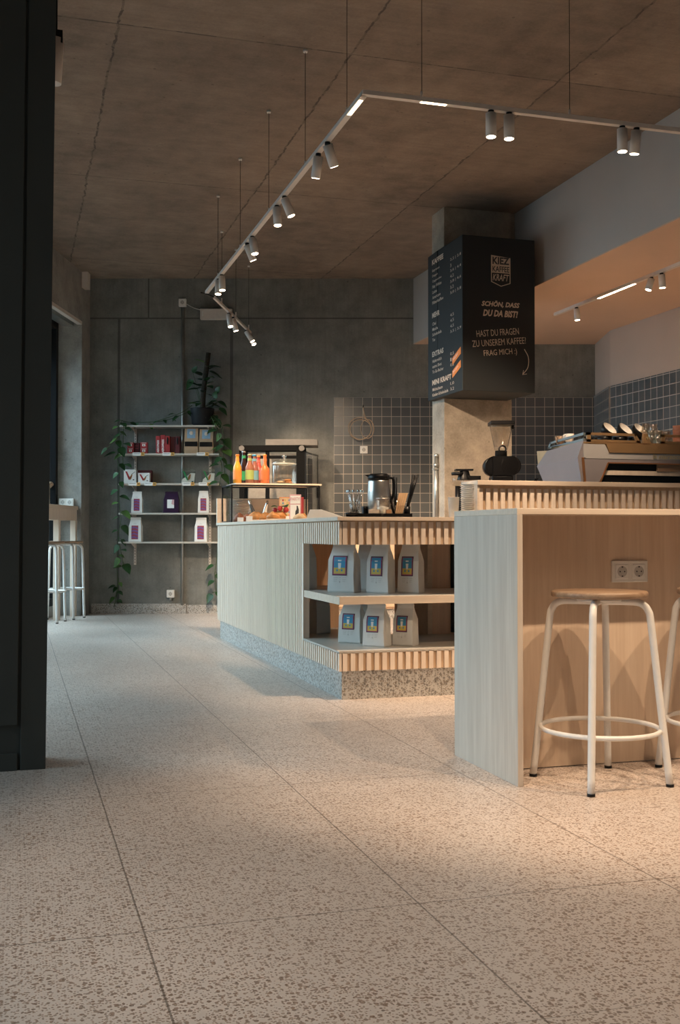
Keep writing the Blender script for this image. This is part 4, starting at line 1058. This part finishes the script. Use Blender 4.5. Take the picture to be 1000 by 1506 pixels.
# black display fridge on the back counter
v = HF*10.95+RGT*((352-500)*px(10.95))
bf = thing('black_display_fridge', 'tall black-framed glass cabinet on the cabinet behind the pastry case', 'fridge', (v.x, v.y, .90), BK)
wq = (448-352)*px(10.95); hq = at(400, 655, 10.95).z-.90; fr = .055; dq = .50
m = MB(); m.box(0, 0, 0, .05, .05, hq); m.box(wq-.085, 0, 0, wq, .05, hq); m.box(0, 0, hq-.055, wq, .05, hq); m.box(0, dq-.04, 0, .04, dq, hq); m.box(wq-.04, dq-.04, 0, wq, dq, hq)
m.box(0, 0, hq-.03, .04, dq, hq); m.box(wq-.04, 0, hq-.03, wq, dq, hq); m.box(0, dq-.03, hq-.03, wq, dq, hq)
m.build('frame', M['blackm'], bf, bevel=.004)
zb_ = at(400, 733, 10.95).z-.9
MB().box(.0, .01, 0, wq, dq, zb_).build('lower_housing', M['blackm'], bf)
MB().box(.05, .02, at(400, 672, 10.95).z-.90-.015, wq-.085, .05, at(400, 672, 10.95).z-.90+.015).box(.26, .02, zb_, .30, .05, hq-.05).build('cross_bars', M['blackm'], bf)
MB().box(.05, .45, zb_, wq-.04, .46, hq-.05).build('inner_wall', M['col_concrete'], bf)
MB().box(.26, -.0, hq, wq+.13, .34, hq+.062).build('top_plate', M['galvd'], bf, bevel=.003)
for x in (.022, wq-.03): MB().cyl((x, -.02, hq-.03), (x, 0, hq-.03), .028, seg=20).build('corner_knob', M['galvd'], bf)
dr = MB(); dr.prism([(wq+.005, 0), (wq+.12, .55), (wq+.128, .548), (wq+.013, -.002)], 'z', .02, hq-.06)
d_ = dr.build('side_door', M['glass'], bf)
dm = MB(); L_ = [(wq+.005, 0), (wq+.12, .55)]
def seg_(t0, t1, z0, z1, w=.006):
    a = Vector((*L_[0], 0)).lerp(Vector((*L_[1], 0)), t0); b_ = Vector((*L_[0], 0)).lerp(Vector((*L_[1], 0)), t1); n_ = Vector(((b_-a).y, -(b_-a).x, 0)).normalized()*w
    dm.prism([(a.x-n_.x, a.y-n_.y), (a.x+n_.x, a.y+n_.y), (b_.x+n_.x, b_.y+n_.y), (b_.x-n_.x, b_.y-n_.y)], 'z', z0, z1)
seg_(0, .04, .02, hq-.06); seg_(.25, .55, .06, hq-.12); seg_(.97, 1, .02, hq-.06); seg_(0, 1, .02, .035); seg_(0, 1, hq-.075, hq-.06)
dm.build('door_frame', M['black'], d_)
MB().cyl((wq+.13, .53, .33), (wq+.13, .53, .47), .016, seg=10).build('door_handle', M['black'], d_)
# pastries
def loaf(name, label, x, D, w, d_, h_, mat, rz=BK, seed=1, z0=0, group=None, kind='pastry'):
    v = ctop(x, D); t = thing(name, label, kind, (v.x, v.y, ZT+z0), rz, group)
    rr = random.Random(seed); rings = []
    for k in range(9):
        f = k/8; a = math.sin(PI*min(max(f, .04), .96))**.5; ring = []
        for i in range(12):
            th_ = 2*PI*i/12; q = 1+rr.uniform(-.08, .08)
            ring.append(Vector(((f-.5)*w, math.cos(th_)*d_/2*a*q, max(0, (math.sin(th_)*.55+.45)*h_*a*q))))
        rings.append(ring)
    MB().loft(rings, True).build('crust', M[mat], t); return t
def slate(name, label, x, D, w, d_, mat='white', h_=.012):
    v = ctop(x, D); t = thing(name, label, 'tray', v, BK); MB().box(-w/2, -d_/2, 0, w/2, d_/2, h_).build('tray', M[mat], t, bevel=.003); return t
loaf('dark_loaf', 'dark brown loaf cake at the left end of the pastry display', 352, 8.3, .09, .09, .07, 'pastryd', seed=3, group='pastries', kind='cake')
loaf('dark_loaf', 'darker cut loaf piece to the right of the first loaf', 365, 8.35, .10, .08, .062, 'pastryd', seed=4, group='pastries', kind='cake')
slate('serving_board', 'white serving board under the croissants', 385, 7.9, .20, .15)
loaf('croissant', 'large golden croissant on the white board, left', 377, 7.9, .13, .075, .058, 'pastry', seed=5, z0=.013, group='pastries')
loaf('croissant', 'golden croissant on the white board, right', 391, 7.9, .11, .07, .055, 'pastry', BK+.5, seed=6, z0=.013, group='pastries')
def card(label, x, D, w, h_, mat='white', tilt=.25):
    v = ctop(x, D); t = thing('price_card', label, 'card', v, BK, 'small price cards on the counter')
    MB().prism([(0, 0), (.004, 0), (h_*tilt+.004, h_), (h_*tilt, h_)], 'x', -w/2, w/2).build('card', M[mat], t); return t
card('small white card in front of the dark loaf', 353.5, 8.05, .045, .032)
card('small white card at the left of the serving board', 366.5, 7.75, .045, .036)
card('small cream card standing below the cookie jar', 426, 7.3, .05, .03)
slate('serving_board', 'pale board under the fruit pastries', 411, 7.3, .17, .14, 'top')
loaf('fruit_pastry', 'glazed fruit pastry nearest the croissants', 402, 7.3, .09, .07, .045, 'pastry', seed=8, z0=.013, group='pastries')
fp = loaf('fruit_pastry', 'pastry topped with strawberries and leaves before the red books', 412, 7.42, .10, .08, .055, 'pastry', seed=9, z0=.013, group='pastries')
m = MB(); m.ball((.0, -.02, .07), .018); m.ball((.04, -.01, .06), .02); m.ball((-.035, 0, .06), .016); m.build('berries', M['berry'], fp)
m = MB(); leaf(m, (0, -.01, .08), (.5, -.3, .2), .05, .03); leaf(m, (-.02, -.01, .085), (-.5, -.3, .1), .05, .03); leaf(m, (.03, .0, .075), (.4, .2, .5), .05, .03); m.build('garnish', M['leaf'], fp, norm=False)
loaf('pastry_slice', 'light pastry slice lying beside the pink leaflet', 441, 6.9, .09, .07, .04, 'cream_d', seed=12, z0=.0, group='pastries')
loaf('muffin', 'round brown muffin behind the leaflet', 446, 7.35, .06, .06, .05, 'pastry', seed=13, group='pastries')
# books / cards standing
def stand_card(name, label, cat, x, D, w, h_, mat, art, rz=0, lean=.12, th_=.02, z0=0):
    v = ctop(x, D); t = thing(name, label, cat, (v.x, v.y, ZT+z0), BK+rz)
    MB().prism([(0, 0), (th_, 0), (th_+h_*lean, h_), (h_*lean, h_)], 'x', -w/2, w/2).build('cover', M[mat], t, bevel=.001)
    q = MB(); P = lambda x_, z_: (x_*w, -.0015+z_*h_*lean, z_*h_)
    for mi, pts in art: q.mi = mi; q._add([P(*p) for p in pts], [tuple(range(len(pts)))])
    return t, q
def rc(x0, z0, x1, z1): return [(x0, z0), (x1, z0), (x1, z1), (x0, z1)]
art = [(0, rc(-.47, .03, .47, .97))]
for i in range(7):
    for j in range(4):
        if (i*3+j*5) % 4: art.append((1+(i+j) % 4, [(x, z) for x, z in rc(-.25+j*.17, .08+i*.125, -.14+j*.17, .16+i*.125)]))
t, q = stand_card('picture_book', 'yellow and red patterned book standing upright behind the pastries', 'book', 419.5, 7.55, .085, .165, 'orange', art)
q2 = MB(); q.s = q.s
for k, f in enumerate(q.m):
    if f: 
        for vi in q.f[k]: q.v[vi].y -= .001
q.build('cover_art', [M['cream_d'], M['orange'], M['blue'], M['red'], M['yellow']], t, norm=False)
t, q = stand_card('red_book', 'dark red book standing behind the pink leaflet', 'book', 437, 7.62, .09, .168, 'red', [(0, rc(-.4, .1, .4, .12))])
q.build('cover_art', [M['darkred']], t, norm=False)
t, q = stand_card('leaflet', 'pink leaflet with a dark figure propped up before the red book', 'leaflet', 434, 7.0, .075, .165, 'pink', [(1, rc(-.42, .05, .42, .60)), (1, rc(-.42, .64, .42, .95)), (0, [(.0, .18), (.3, .18), (.32, .40), (.22, .55), (.12, .56), (.12, .42), (.02, .34)])], lean=.2, th_=.004)
for k, f in enumerate(q.m):
    if not f:
        for vi in q.f[k]: q.v[vi].y -= .002
q.build('cover_art', [M['ink'], M['white']], t, norm=False)
q = MB(); add_text(q, 'PARTY', (-.030, .020, .125), (1,0,0), (0,.196,.98), .060, .022, bold=.02); q.build('cover_title', M['pink'], t)
# white wedge box and napkins
v = ctop(470, 6.35); t = thing('takeaway_box', 'white folded takeaway box lying at the middle of the counter', 'box', v, BK)
MB().prism([(-.075, 0), (.15, 0), (.15, .006), (.012, .052), (-.055, .052)], 'y', -.05, .06).build('box', M['white'], t, bevel=.002)
# --- black tray group near the corner
TD = 5.98
v = ctop(557, TD); tr = thing('black_tray', 'long black rimmed tray at the counter corner carrying cutlery and straws', 'tray', v, BK)
w = 96*px(TD)
MB().box(-w/2, -.08, .0, w/2, .10, .006).build('base', M['black'], tr)
m = MB()
m.box(-w/2, -.08, .006, w/2, -.074, .022); m.box(-w/2, .094, .006, w/2, .10, .022); m.box(-w/2, -.08, .006, -w/2+.006, .10, .022); m.box(w/2-.006, -.08, .006, w/2, .10, .022)
m.build('rim', M['blackm'], tr)
def tr_at(x, d=0): v = ctop(x, TD+d); v.z = ZT+.006; return v
# thermos jug
v = tr_at(557, .02); t = thing('thermos_jug', 'steel jug with a wide black lid behind the sugar jar', 'jug', (v.x, v.y, ZT+.006), BK)
s = px(TD)
MB().lathe([(.054, 0), (.061, .01), (.062, .12), (.058, .192), (.054, .202)], seg=32).build('body', M['steel'], t)
MB().lathe([(.056, .200), (.060, .206), (.060, .226), (.047, .236), (0, .238)], seg=32).build('lid', M['black'], t)
MB().prism([(-.05, .212), (-.078, .228), (-.05, .234)], 'y', -.012, .012).build('spout', M['black'], t)
MB().tube([(.054, 0, .215), (.080, 0, .205), (.082, 0, .13), (.062, 0, .08)], .008, 8, 5).build('handle', M['black'], t)
# sugar jar
v = tr_at(563, -.045); t = thing('sugar_jar', 'small clip-lid glass jar of white sugar in front of the steel jug', 'jar', (v.x, v.y, ZT+.006), BK)
MB().lathe([(.032, .0), (.036, .006), (.036, .085), (.030, .095), (.029, .095), (.033, .082), (.033, .006), (0, .006)], seg=26).build('jar_body', M['glassware'], t)
MB().lathe([(.034, .097), (.037, .101), (.034, .109), (.0, .114)], seg=26).build('jar_lid', M['glassware'], t)
MB().torus((0, 0, .097), .034, .003).build('wire_clip', M['steel'], t)
MB().lathe([(.0, .007), (.032, .007), (.032, .050), (0, .056)], seg=24).build('sugar', M['white'], t)
# cup of spoons
v = tr_at(522, -.02); t = thing('spoon_glass', 'glass crammed with small steel spoons at the left of the tray', 'glass', (v.x, v.y, ZT+.006), BK)
MB().lathe([(.026, 0), (.033, .085), (.031, .085), (.024, .004), (0, .004)], seg=22).build('tumbler', M['glassware'], t)
for k in range(9):
    a = 2*PI*k/9+.3; rx, ry = math.cos(a)*.030, math.sin(a)*.022
    c = thing('teaspoon', 'steel teaspoon standing in the glass at the left of the tray', 'spoon', (v.x, v.y, ZT+.012), BK, 'teaspoons in the glass')
    MB().tube([(rx*.2, ry*.2, 0), (rx*1.2, ry, .115)], .0022, 6, 2).build('spoon_handle', M['chrome'], c)
    MB().ball((rx*1.35, ry*1.15, .130), .008, .004, .014, 8, 6).build('spoon_bowl', M['chrome'], c)
for x, lab, w_, h_, mt in ((518, 'low black bowl at the left end of the tray', .036, .022, 'black'),):
    v = tr_at(x, -.06); t = thing('black_bowl', lab, 'bowl', (v.x, v.y, ZT+.006), BK); MB().lathe([(.020, 0), (w_, .012), (w_+.002, h_), (w_-.002, h_), (.018, .004), (0, .004)], seg=26).build('bowl', M[mt], t)
v = tr_at(541, .035); t = thing('black_caddy', 'small black holder leaning behind the wooden tea box', 'holder', (v.x, v.y, ZT+.006), BK+.3)
MB().box(-.034, -.02, 0, .034, .02, .058).build('holder', M['black'], t, bevel=.008)
MB().prism([(.0, .058), (.022, .058), (.034, .102), (.010, .094)], 'y', -.003, .003).build('paddle', M['blackm'], t)
v = tr_at(561, -.055); t = thing('napkin_stack', 'low stack of brown and grey napkins in the middle of the tray', 'napkins', (v.x, v.y, ZT+.006), BK)
m = MB(); 
for k in range(9): m.box(-.070+(.001*(k % 2)), -.018, k*.0042, -.012, .05, k*.0042+.0036)
m.build('grey_stack', M['stone'], t)
m = MB()
for k in range(9): m.box(-.010, -.018, k*.0042, .052+.001*(k % 3), .05, k*.0042+.0036)
m.build('brown_stack', M['cardb'], t)
# glasses with straws and stirrers
def tumbler(name, label, x, d, r, h_, mat):
    v = tr_at(x, d); t = thing(name, label, 'holder', (v.x, v.y, ZT+.006), BK)
    MB().lathe([(r*.85, 0), (r, h_), (r-.002, h_), (r*.83, .004), (0, .004)], seg=24).build('tumbler', M[mat], t); return v
v = tumbler('straw_glass', 'clear tumbler holding dark straws behind the stirrers', 582, .04, .036, .10, 'glassware')
SGr = 'dark drinking straws in the clear tumbler'
for k, (a, b_) in enumerate(((-.078, 0), (-.070, .01), (-.062, -.01), (-.055, .012), (-.012, 0), (.006, .01), (-.066, -.015))):
    tag(MB().cyl((a*.1, b_, .005), (a*.95, b_, .225-abs(k-3)*.004), .0045, seg=8).build('drinking_straw', M['black'], None, (v.x, v.y, ZT+.006), BK), 'dark straw leaning left in the clear tumbler', 'straw', SGr)
v = tumbler('stirrer_glass', 'tumbler full of flat wooden stirrers at the right of the tray', 588, -.04, .028, .06, 'glassware')
for k in range(12):
    a = (k-5.5)*.0042
    tag(MB().prism([(a*.8-.010, .004), (a*.8-.0068, .004), (a+.022, .128), (a+.0175, .128)], 'y', -.012+(k % 3)*.009, -.0105+(k % 3)*.009).build('wooden_stirrer', M['straw'], None, (v.x, v.y, ZT+.006), BK), 'flat wooden stirrer in the right-hand tumbler', 'stirrer', 'wooden stirrers in the tumbler')
v = tumbler('straw_glass', 'small dark holder of black straws at the right end of the tray', 598.5, -.0, .020, .055, 'black')
for k, (a, b_) in enumerate(((.034, 0), (.042, .006), (.052, -.004), (.062, .004), (.038, -.008), (.047, .01))):
    tag(MB().cyl((-.012+a*.1, b_, .005), (a, b_, .232-(k % 3)*.006), .0045, seg=8).build('drinking_straw', M['black'], None, (v.x, v.y, ZT+.006), BK), 'dark straw leaning right in the small dark holder', 'straw', 'dark drinking straws in the small holder')
# saucer stacks beside the raised top
v = ctop(692, 5.93)
for k in range(19):
    if k < 17:
        t = thing('saucer', 'white saucer in the tall stack against the raised counter end', 'saucer', (v.x, v.y, ZT+k*.0108), 0, 'white saucers in the tall stack')
        MB().lathe([(.030, 0), (.034, .001), (.056, .0072), (.057, .0090), (.054, .0088), (.03, .003), (0, .003)], seg=32).build('saucer', M['porcelain'], t)
v = ctop(667, 5.88)
for k in range(14):
    t = thing('nested_cup', 'white ribbed cup in the short nested stack left of the saucers', 'cup', (v.x, v.y, ZT+k*.0078), 0, 'short stack of nested white cups')
    MB().lathe([(.024+.0003*k, 0), (.0255+.0004*k, .006), (.0285+.0004*k, .0065), (.0285+.0004*k, .0075), (.022, .0075), (.022, .004), (0, .004)], seg=26).build('cup', M['porcelain'], t)
# small coffee scale / grinder behind saucers
v = at(683, 740, 7.9); t = thing('small_grinder', 'small black grinder with clear canister seen behind the saucers', 'grinder', (v.x, v.y, .90), BK)
s = px(7.9); zz = lambda y: at(683, y, 7.9).z-.90
MB().cyl((-.045, 0, 0), (-.045, 0, zz(715)), .022, seg=16).box(-.09, -.07, 0, .10, .09, .03).build('stand', M['black'], t)
MB().lathe([(.040, zz(715)), (.046, zz(699))], (-.045, 0, 0), 22).build('canister', M['glassware'], t)
MB().lathe([(.050, zz(699)), (.050, zz(695)), (.03, zz(694)), (0, zz(694))], (-.045, 0, 0), 22).build('canister_lid', M['black'], t)
MB().box(-.068, -.04, zz(692.5), .062, .05, zz(690)).cyl((0, 0, zz(692)), (0, 0, zz(706)), .030, .055, 18).box(.02, -.04, zz(706), .115, .05, zz(700)).build('head', M['black'], t, bevel=.003)
# back worktop behind the column gap carrying the grinders
bc3 = thing('rear_cabinet', 'wooden cabinet standing before the column that carries the black grinders', 'cabinet', (3.30, 7.25, 0), 0)
MB().box(0, 0, .0, 1.9, .62, .86).build('carcass', M['warmwood'], bc3)
MB().box(-.02, -.02, .86, 1.9, .63, .90).build('worktop', M['top'], bc3)
# large grinder
GD = 7.75; v = at(737, 700, GD); zz = lambda y: at(737, y, GD).z-.90; s = px(GD)
t = thing('coffee_grinder', 'large black coffee grinder with a clear bean hopper left of the espresso machine', 'grinder', (v.x, v.y, .90), BK)
m = MB(); m.box(-.075, -.08, 0, .075, .10, zz(700)); m.build('base', M['black'], t, bevel=.01)
zc = zz(686)
m = MB()
m.loft([[Vector((x_+rx*math.cos(2*PI*i/26), yy_, zc+14.2*s*math.sin(2*PI*i/26))) for i in range(26)] for yy_, x_, rx in ((-.075, -.055, .055), (-.09, -.055, .068), (.09, -.055, .068), (.10, -.055, .055))], True)
m.loft([[Vector((x_+rx*math.cos(2*PI*i/26), yy_, zc+14.2*s*math.sin(2*PI*i/26))) for i in range(26)] for yy_, x_, rx in ((-.075, .058, .055), (-.09, .058, .070), (.09, .058, .070), (.10, .058, .055))], True)
m.box(-.07, -.088, zz(700), .07, .09, zz(672)); m.build('body', M['black'], t)
MB().cyl((0, 0, zz(673)), (0, 0, zz(663)), .042, seg=28).build('collar', M['blackm'], t)
MB().torus((.005, -.03, zz(661)), .024, .006, 'y', 20, 8).build('release_ring', M['black'], t)
MB().lathe([(.046, zz(662)), (.050, zz(658)), (.080, zz(628)), (.083, zz(626)), (.081, zz(626)), (.048, zz(657))], seg=30, closed=True).build('hopper', M['glassware'], t)
MB().box(-.084, -.084, zz(626), .086, .084, zz(620)).box(.07, -.04, zz(632), .088, .04, zz(620)).build('hopper_lid', M['black'], t, bevel=.006)

# ================================================================== ESPRESSO MACHINE
EX, EY = 3.20, 5.74
M['machd'] = plain('blue_grey_metal', (.16, .18, .18), .4, .05, 10, Metallic=.3)
em = thing('espresso_machine', 'large grey faceted espresso machine on the raised counter at the right', 'coffee machine', (EX, EY, 0))
EL = 1.02; ZB = 1.02
# left side: two facets (profile in y,z), and matching right side
prof = [(.0, 1.10), (.006, 1.305), (.0, 1.400), (.455, 1.372), (.535, 1.283), (.44, 1.10)]
def side(x0, sgn):
    m = MB(); o_ = .035*sgn
    # outer ridge bulges out slightly along the fold
    A = [Vector((x0+o_*0, 0, 1.08)), Vector((x0-o_, .006, 1.305)), Vector((x0, 0, 1.405)), Vector((x0, .46, 1.376)), Vector((x0-o_, .53, 1.283)), Vector((x0, .42, 1.08))]
    B = [v_+Vector((.04*sgn, 0, 0)) for v_ in A]
    vs = A+B
    m._add(vs, [(0,1,4,5), (1,2,3,4), (6,11,10,7), (7,10,9,8), (0,6,7,1), (1,7,8,2), (2,8,9,3), (3,9,10,4), (4,10,11,5), (5,11,6,0)])
    return m
side(0, 1).build('side_panel', M['mach'], em); side(EL, -1).build('side_panel', M['mach'], em)
m = MB(); m.prism([(0, 1.385), (.0, 1.305), (.158, 1.305), (.17, 1.33), (.14, 1.385)], 'y', -.004, .01); m.prism([(.16, 1.335), (EL, 1.335), (EL, 1.30), (.0, 1.30)], 'y', -.005, .01)
m.build('upper_back_panel', M['machl'], em)
m = MB(); m.prism([(.0, 1.30), (EL, 1.30), (EL, 1.272), (.165, 1.272), (.075, 1.08), (.02, 1.08)], 'y', -.003, .012); m.prism([(EL-.165, 1.273), (EL, 1.273), (EL-.02, 1.08), (EL-.075, 1.08)], 'y', -.003, .012)
m.build('lower_back_panel', M['mach'], em)
m = MB(); m.prism([(.02, 1.08), (.0, 1.305), (-.012, 1.305), (.008, 1.08)], 'y', -.008, .0); m.prism([(.165, 1.272), (EL-.16, 1.272), (EL-.16, 1.279), (.16, 1.279)], 'y', -.008, .0); m.prism([(.075, 1.08), (.165, 1.274), (.158, 1.278), (.066, 1.08)], 'y', -.008, .0); m.build('edge_trim', M['copper'], em)
m = MB(); m.prism([(.145, 1.388), (EL, 1.388), (EL, 1.337), (.165, 1.337)], 'y', -.012, .02); m.box(0, -.006, 1.388, EL, .4, 1.398); m.build('top_band', M['warm_reflect'], em)
MB().box(.04, .02, 1.10, EL-.04, .44, 1.388).box(.05, .02, .99, .16, .42, 1.10).box(EL-.16, .02, .99, EL-.05, .42, 1.10).build('inner_body', M['black'], em)
MB().box(.10, .012, 1.205, EL-.10, .03, 1.232).build('drip_ledge', M['slat'], em)
MB().box(.50, .005, 1.232, EL-.17, .018, 1.272).build('wood_panel', M['seat'], em)
q = MB(); add_text(q, 'la marzocco', (.46, -.008, 1.306), (1,0,0), (0,0,1), .22, .028, shear=.2, bold=.02); q.build('brand_lettering', M['brass'], em)
# cup rail frames
def rail_frame(x0, x1, slant=.03):
    m = MB()
    m.prism([(x0, 1.453), (x1, 1.453), (x1+slant*.2, 1.438), (x0, 1.438)], 'y', -.008, .004); m.prism([(x0, 1.412), (x1+slant, 1.412), (x1+slant*1.2, 1.398), (x0, 1.398)], 'y', -.008, .004)
    m.prism([(x0, 1.453), (x0+.025, 1.453), (x0+.025, 1.398), (x0, 1.398)], 'y', -.008, .004); m.prism([(x1-.012, 1.453), (x1, 1.453), (x1+slant*1.2, 1.398), (x1+slant*1.2-.03, 1.398)], 'y', -.008, .004)
    return m.build('cup_rail', M['warm_reflect'], em)
rail_frame(.02, .345); rail_frame(.52, EL-.02, 0)
m = MB(); m.prism([(.395, 1.453), (.428, 1.453), (.448, 1.396), (.392, 1.396)], 'y', -.010, .004); m.build('rail_badge', M['warm_reflect'], em)
q = MB(); q.ball((.42, -.011, 1.428), .008, .002, .010, 8, 6); q.build('badge_emblem', M['brass'], em)
m = MB(); m.prism([(0, 1.453), (.42, 1.428), (.42, 1.416), (0, 1.438)], 'x', -.0, .012); m.prism([(0, 1.418), (.45, 1.398), (.45, 1.388), (0, 1.402)], 'x', 0, .012); m.prism([(.40, 1.43), (.42, 1.43), (.455, 1.388), (.43, 1.388)], 'x', 0, .012); m.build('side_cup_rail', M['machd'], em)
m = MB(); m.prism([(.46, 1.378), (.60, 1.385), (.585, 1.30), (.56, 1.27), (.53, 1.283)], 'x', .0, EL); m.build('barista_side_head', M['warm_reflect'], em)
m = MB(); m.cyl((.03, .60, 1.12), (.0, .62, 1.21), .008, seg=8); m.tube([(.02, .60, 1.15), (-.02, .60, 1.19), (.01, .6, 1.21)], .004, 6); m.build('steam_wand', M['black'], em)
MB().box(.06, .02, ZT, .12, .06, .99).box(EL-.12, .02, ZT, EL-.06, .06, .99).box(.06, .38, ZT, .12, .42, .99).box(EL-.12, .38, ZT, EL-.06, .42, .99).build('feet', M['black'], em)
ZM = 1.399
# cups on top
def cup(label, x, y, z, r, h_, mat, inner, rot=None, group=None, handle=True, name='coffee_cup', cat='cup'):
    t = thing(name, label, cat, (x, y, z), 0, group)
    if rot: t.rotation_euler = rot
    MB().lathe([(r*.55, 0), (r*.62, .003), (r*.9, h_*.5), (r, h_), (r*.97, h_)], seg=28, closed=True).lathe([(0, 0), (r*.55, 0)], seg=28, closed=True).build('cup', M[mat], t)
    MB().lathe([(r*.97, h_), (r*.85, h_*.5), (r*.5, h_*.15), (0, h_*.12)], seg=28, closed=True).build('cup_inside', M[inner], t)
    if handle: MB().tube([(-r*.93, 0, h_*.85), (-r*1.45, 0, h_*.8), (-r*1.4, 0, h_*.35), (-r*.72, 0, h_*.2)], .0045, 8, 5).build('handle', M[mat], t)
    return t
def onmach(x, y_, Y):   # pixel column at world Y, standing on the cup tray
    return cut_y(x, y_, Y)
p = onmach(837, 640, 6.0); cup('white espresso cup at the left end of the machine top', p.x, p.y, ZM+.012, .030, .056, 'porcelain', 'porcelain', (0, 0, .2))
p = onmach(829, 640, 6.04); cup('brown espresso cup peeking out behind the white one', p.x, p.y+.05, ZM+.01, .030, .05, 'seat', 'porcelain', (0, 0, .6))
BG = 'black cups with white insides tipped over on the machine'
for k, (x, lab) in enumerate(((893, 'tipped black cup, leftmost of the three big ones on the machine'), (916, 'tipped black cup, middle of the three big ones on the machine'), (938, 'tipped black cup, rightmost of the three big ones on the machine'))):
    p = onmach(x, 635, 5.93); cup(lab, p.x-.02, p.y, ZM+.064, .050, .055, 'black', 'porcelain', (math.radians(42), math.radians(26), 0), BG, False)
    p = onmach(x-4, 640, 5.93)
    t = cup('black upturned cup in the lower row under the tipped ones', p.x, p.y, ZM, .046, .050, 'black', 'porcelain', (0, 0, 1.2), 'lower row of black cups on the machine', False)
for k, x in enumerate((864, 870, 877)):
    p = onmach(x, 635, 6.05); cup('small dark cup in the cluster behind the white espresso cup', p.x, p.y, ZM+(0.0 if k != 1 else .002), .027, .058-.004*k, 'black', 'porcelain', (math.radians(16), math.radians(12), .5*k), 'small dark cups on the machine')
for k, x in enumerate((856, 862)):
    p = onmach(x, 638, 5.86); cup('small glass cup at the left front of the machine top', p.x, p.y, ZM, .024, .05, 'glassware', 'glassware', None, 'small glass cups on the machine', False)
GG = 'upturned glass tumblers on the machine'
for row, n in ((0, 5), (1, 4), (2, 2)):
    for k in range(n):
        x = 945+k*11+row*4; p = onmach(x, 630, 5.90+.03*(k % 2))
        t = thing('glass_tumbler', ('ribbed glass tumbler in the bottom row beside the black cups', 'ribbed glass tumbler in the upper row of the glass pile', 'ribbed glass tumbler topping the glass pile')[row], 'glass', (p.x, p.y+row*.012, ZM+row*.043), 0, GG)
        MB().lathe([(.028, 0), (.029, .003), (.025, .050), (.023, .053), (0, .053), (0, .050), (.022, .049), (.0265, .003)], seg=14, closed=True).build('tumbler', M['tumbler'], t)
p = onmach(994, 640, 5.85)
for k in range(4):
    t = thing('terracotta_cup', ('terracotta cup, lowest of the stack at the right edge', 'second terracotta cup from the bottom at the right edge', 'third terracotta cup from the bottom at the right edge', 'topmost terracotta cup of the stack at the right edge')[k], 'cup', (p.x+.02, p.y, ZM+k*.026), 0, 'stacked terracotta cups')
    MB().lathe([(.028, 0), (.034, .003), (.036, .045), (.034, .045), (.03, .006), (0, .006)], seg=28).build('cup', M['terra'], t)
# ================================================================== DAYLIGHT
W = bpy.data.worlds.new('World'); SC.world = W; W.use_nodes = True
nt = W.node_tree; bg = nt.nodes['Background']
tc = nt.nodes.new('ShaderNodeTexCoord'); sp = nt.nodes.new('ShaderNodeSeparateXYZ'); rp = nt.nodes.new('ShaderNodeValToRGB')
nt.links.new(tc.outputs['Generated'], sp.inputs[0]); nt.links.new(sp.outputs[2], rp.inputs[0])
rp.color_ramp.elements[0].position = 0.0; rp.color_ramp.elements[0].color = (.10, .13, .14, 1)
rp.color_ramp.elements[1].position = .35; rp.color_ramp.elements[1].color = (.34, .50, .56, 1)
nt.links.new(rp.outputs[0], bg.inputs[0]); bg.inputs[1].default_value = 1.0
COOL = (.66, .86, 1)
def daylight(a, c, z0, z1, power):
    ld = bpy.data.lights.new('window_daylight', 'AREA'); ld.shape = 'RECTANGLE'; ld.size = c-a; ld.size_y = z1-z0; ld.energy = power; ld.color = COOL
    o = bpy.data.objects.new('window_daylight', ld); COL.objects.link(o)
    o.location = ML @ Vector(((a+c)/2, LSGN*1.25, (z0+z1)/2+.35))
    ld.spread = math.radians(110)
    inward = ML.to_3x3() @ Vector((0, -LSGN, -.75))
    o.rotation_euler = inward.to_track_quat('-Z', 'Z').to_euler()
    return o
for (a, c), pw in zip(opens, DAY): daylight(a+.1, c-.1, .2, 3.0, pw)
# street ground outside
gd = MB().box(-14, -8, -.3, -3, 22, -.13); struct(gd.build('ground_outside', plain('pavement', (.16, .17, .17), .8)))

# ================================================================== CAMERA
cam = bpy.data.cameras.new('camera'); co_ = bpy.data.objects.new('camera', cam); COL.objects.link(co_)
cam.sensor_fit = 'VERTICAL'; cam.sensor_height = 36; cam.lens = CF/1506*36; cam.clip_start = .05; cam.clip_end = 100
co_.matrix_world = Matrix(((RGT.x, UPV.x, -FWD.x, CO.x), (RGT.y, UPV.y, -FWD.y, CO.y), (RGT.z, UPV.z, -FWD.z, CO.z), (0, 0, 0, 1)))
SC.camera = co_
SC.view_settings.view_transform = 'Standard'; SC.view_settings.look = 'None'; SC.view_settings.gamma = 1; SC.view_settings.use_curve_mapping = False
SC.view_settings.exposure = EXPO
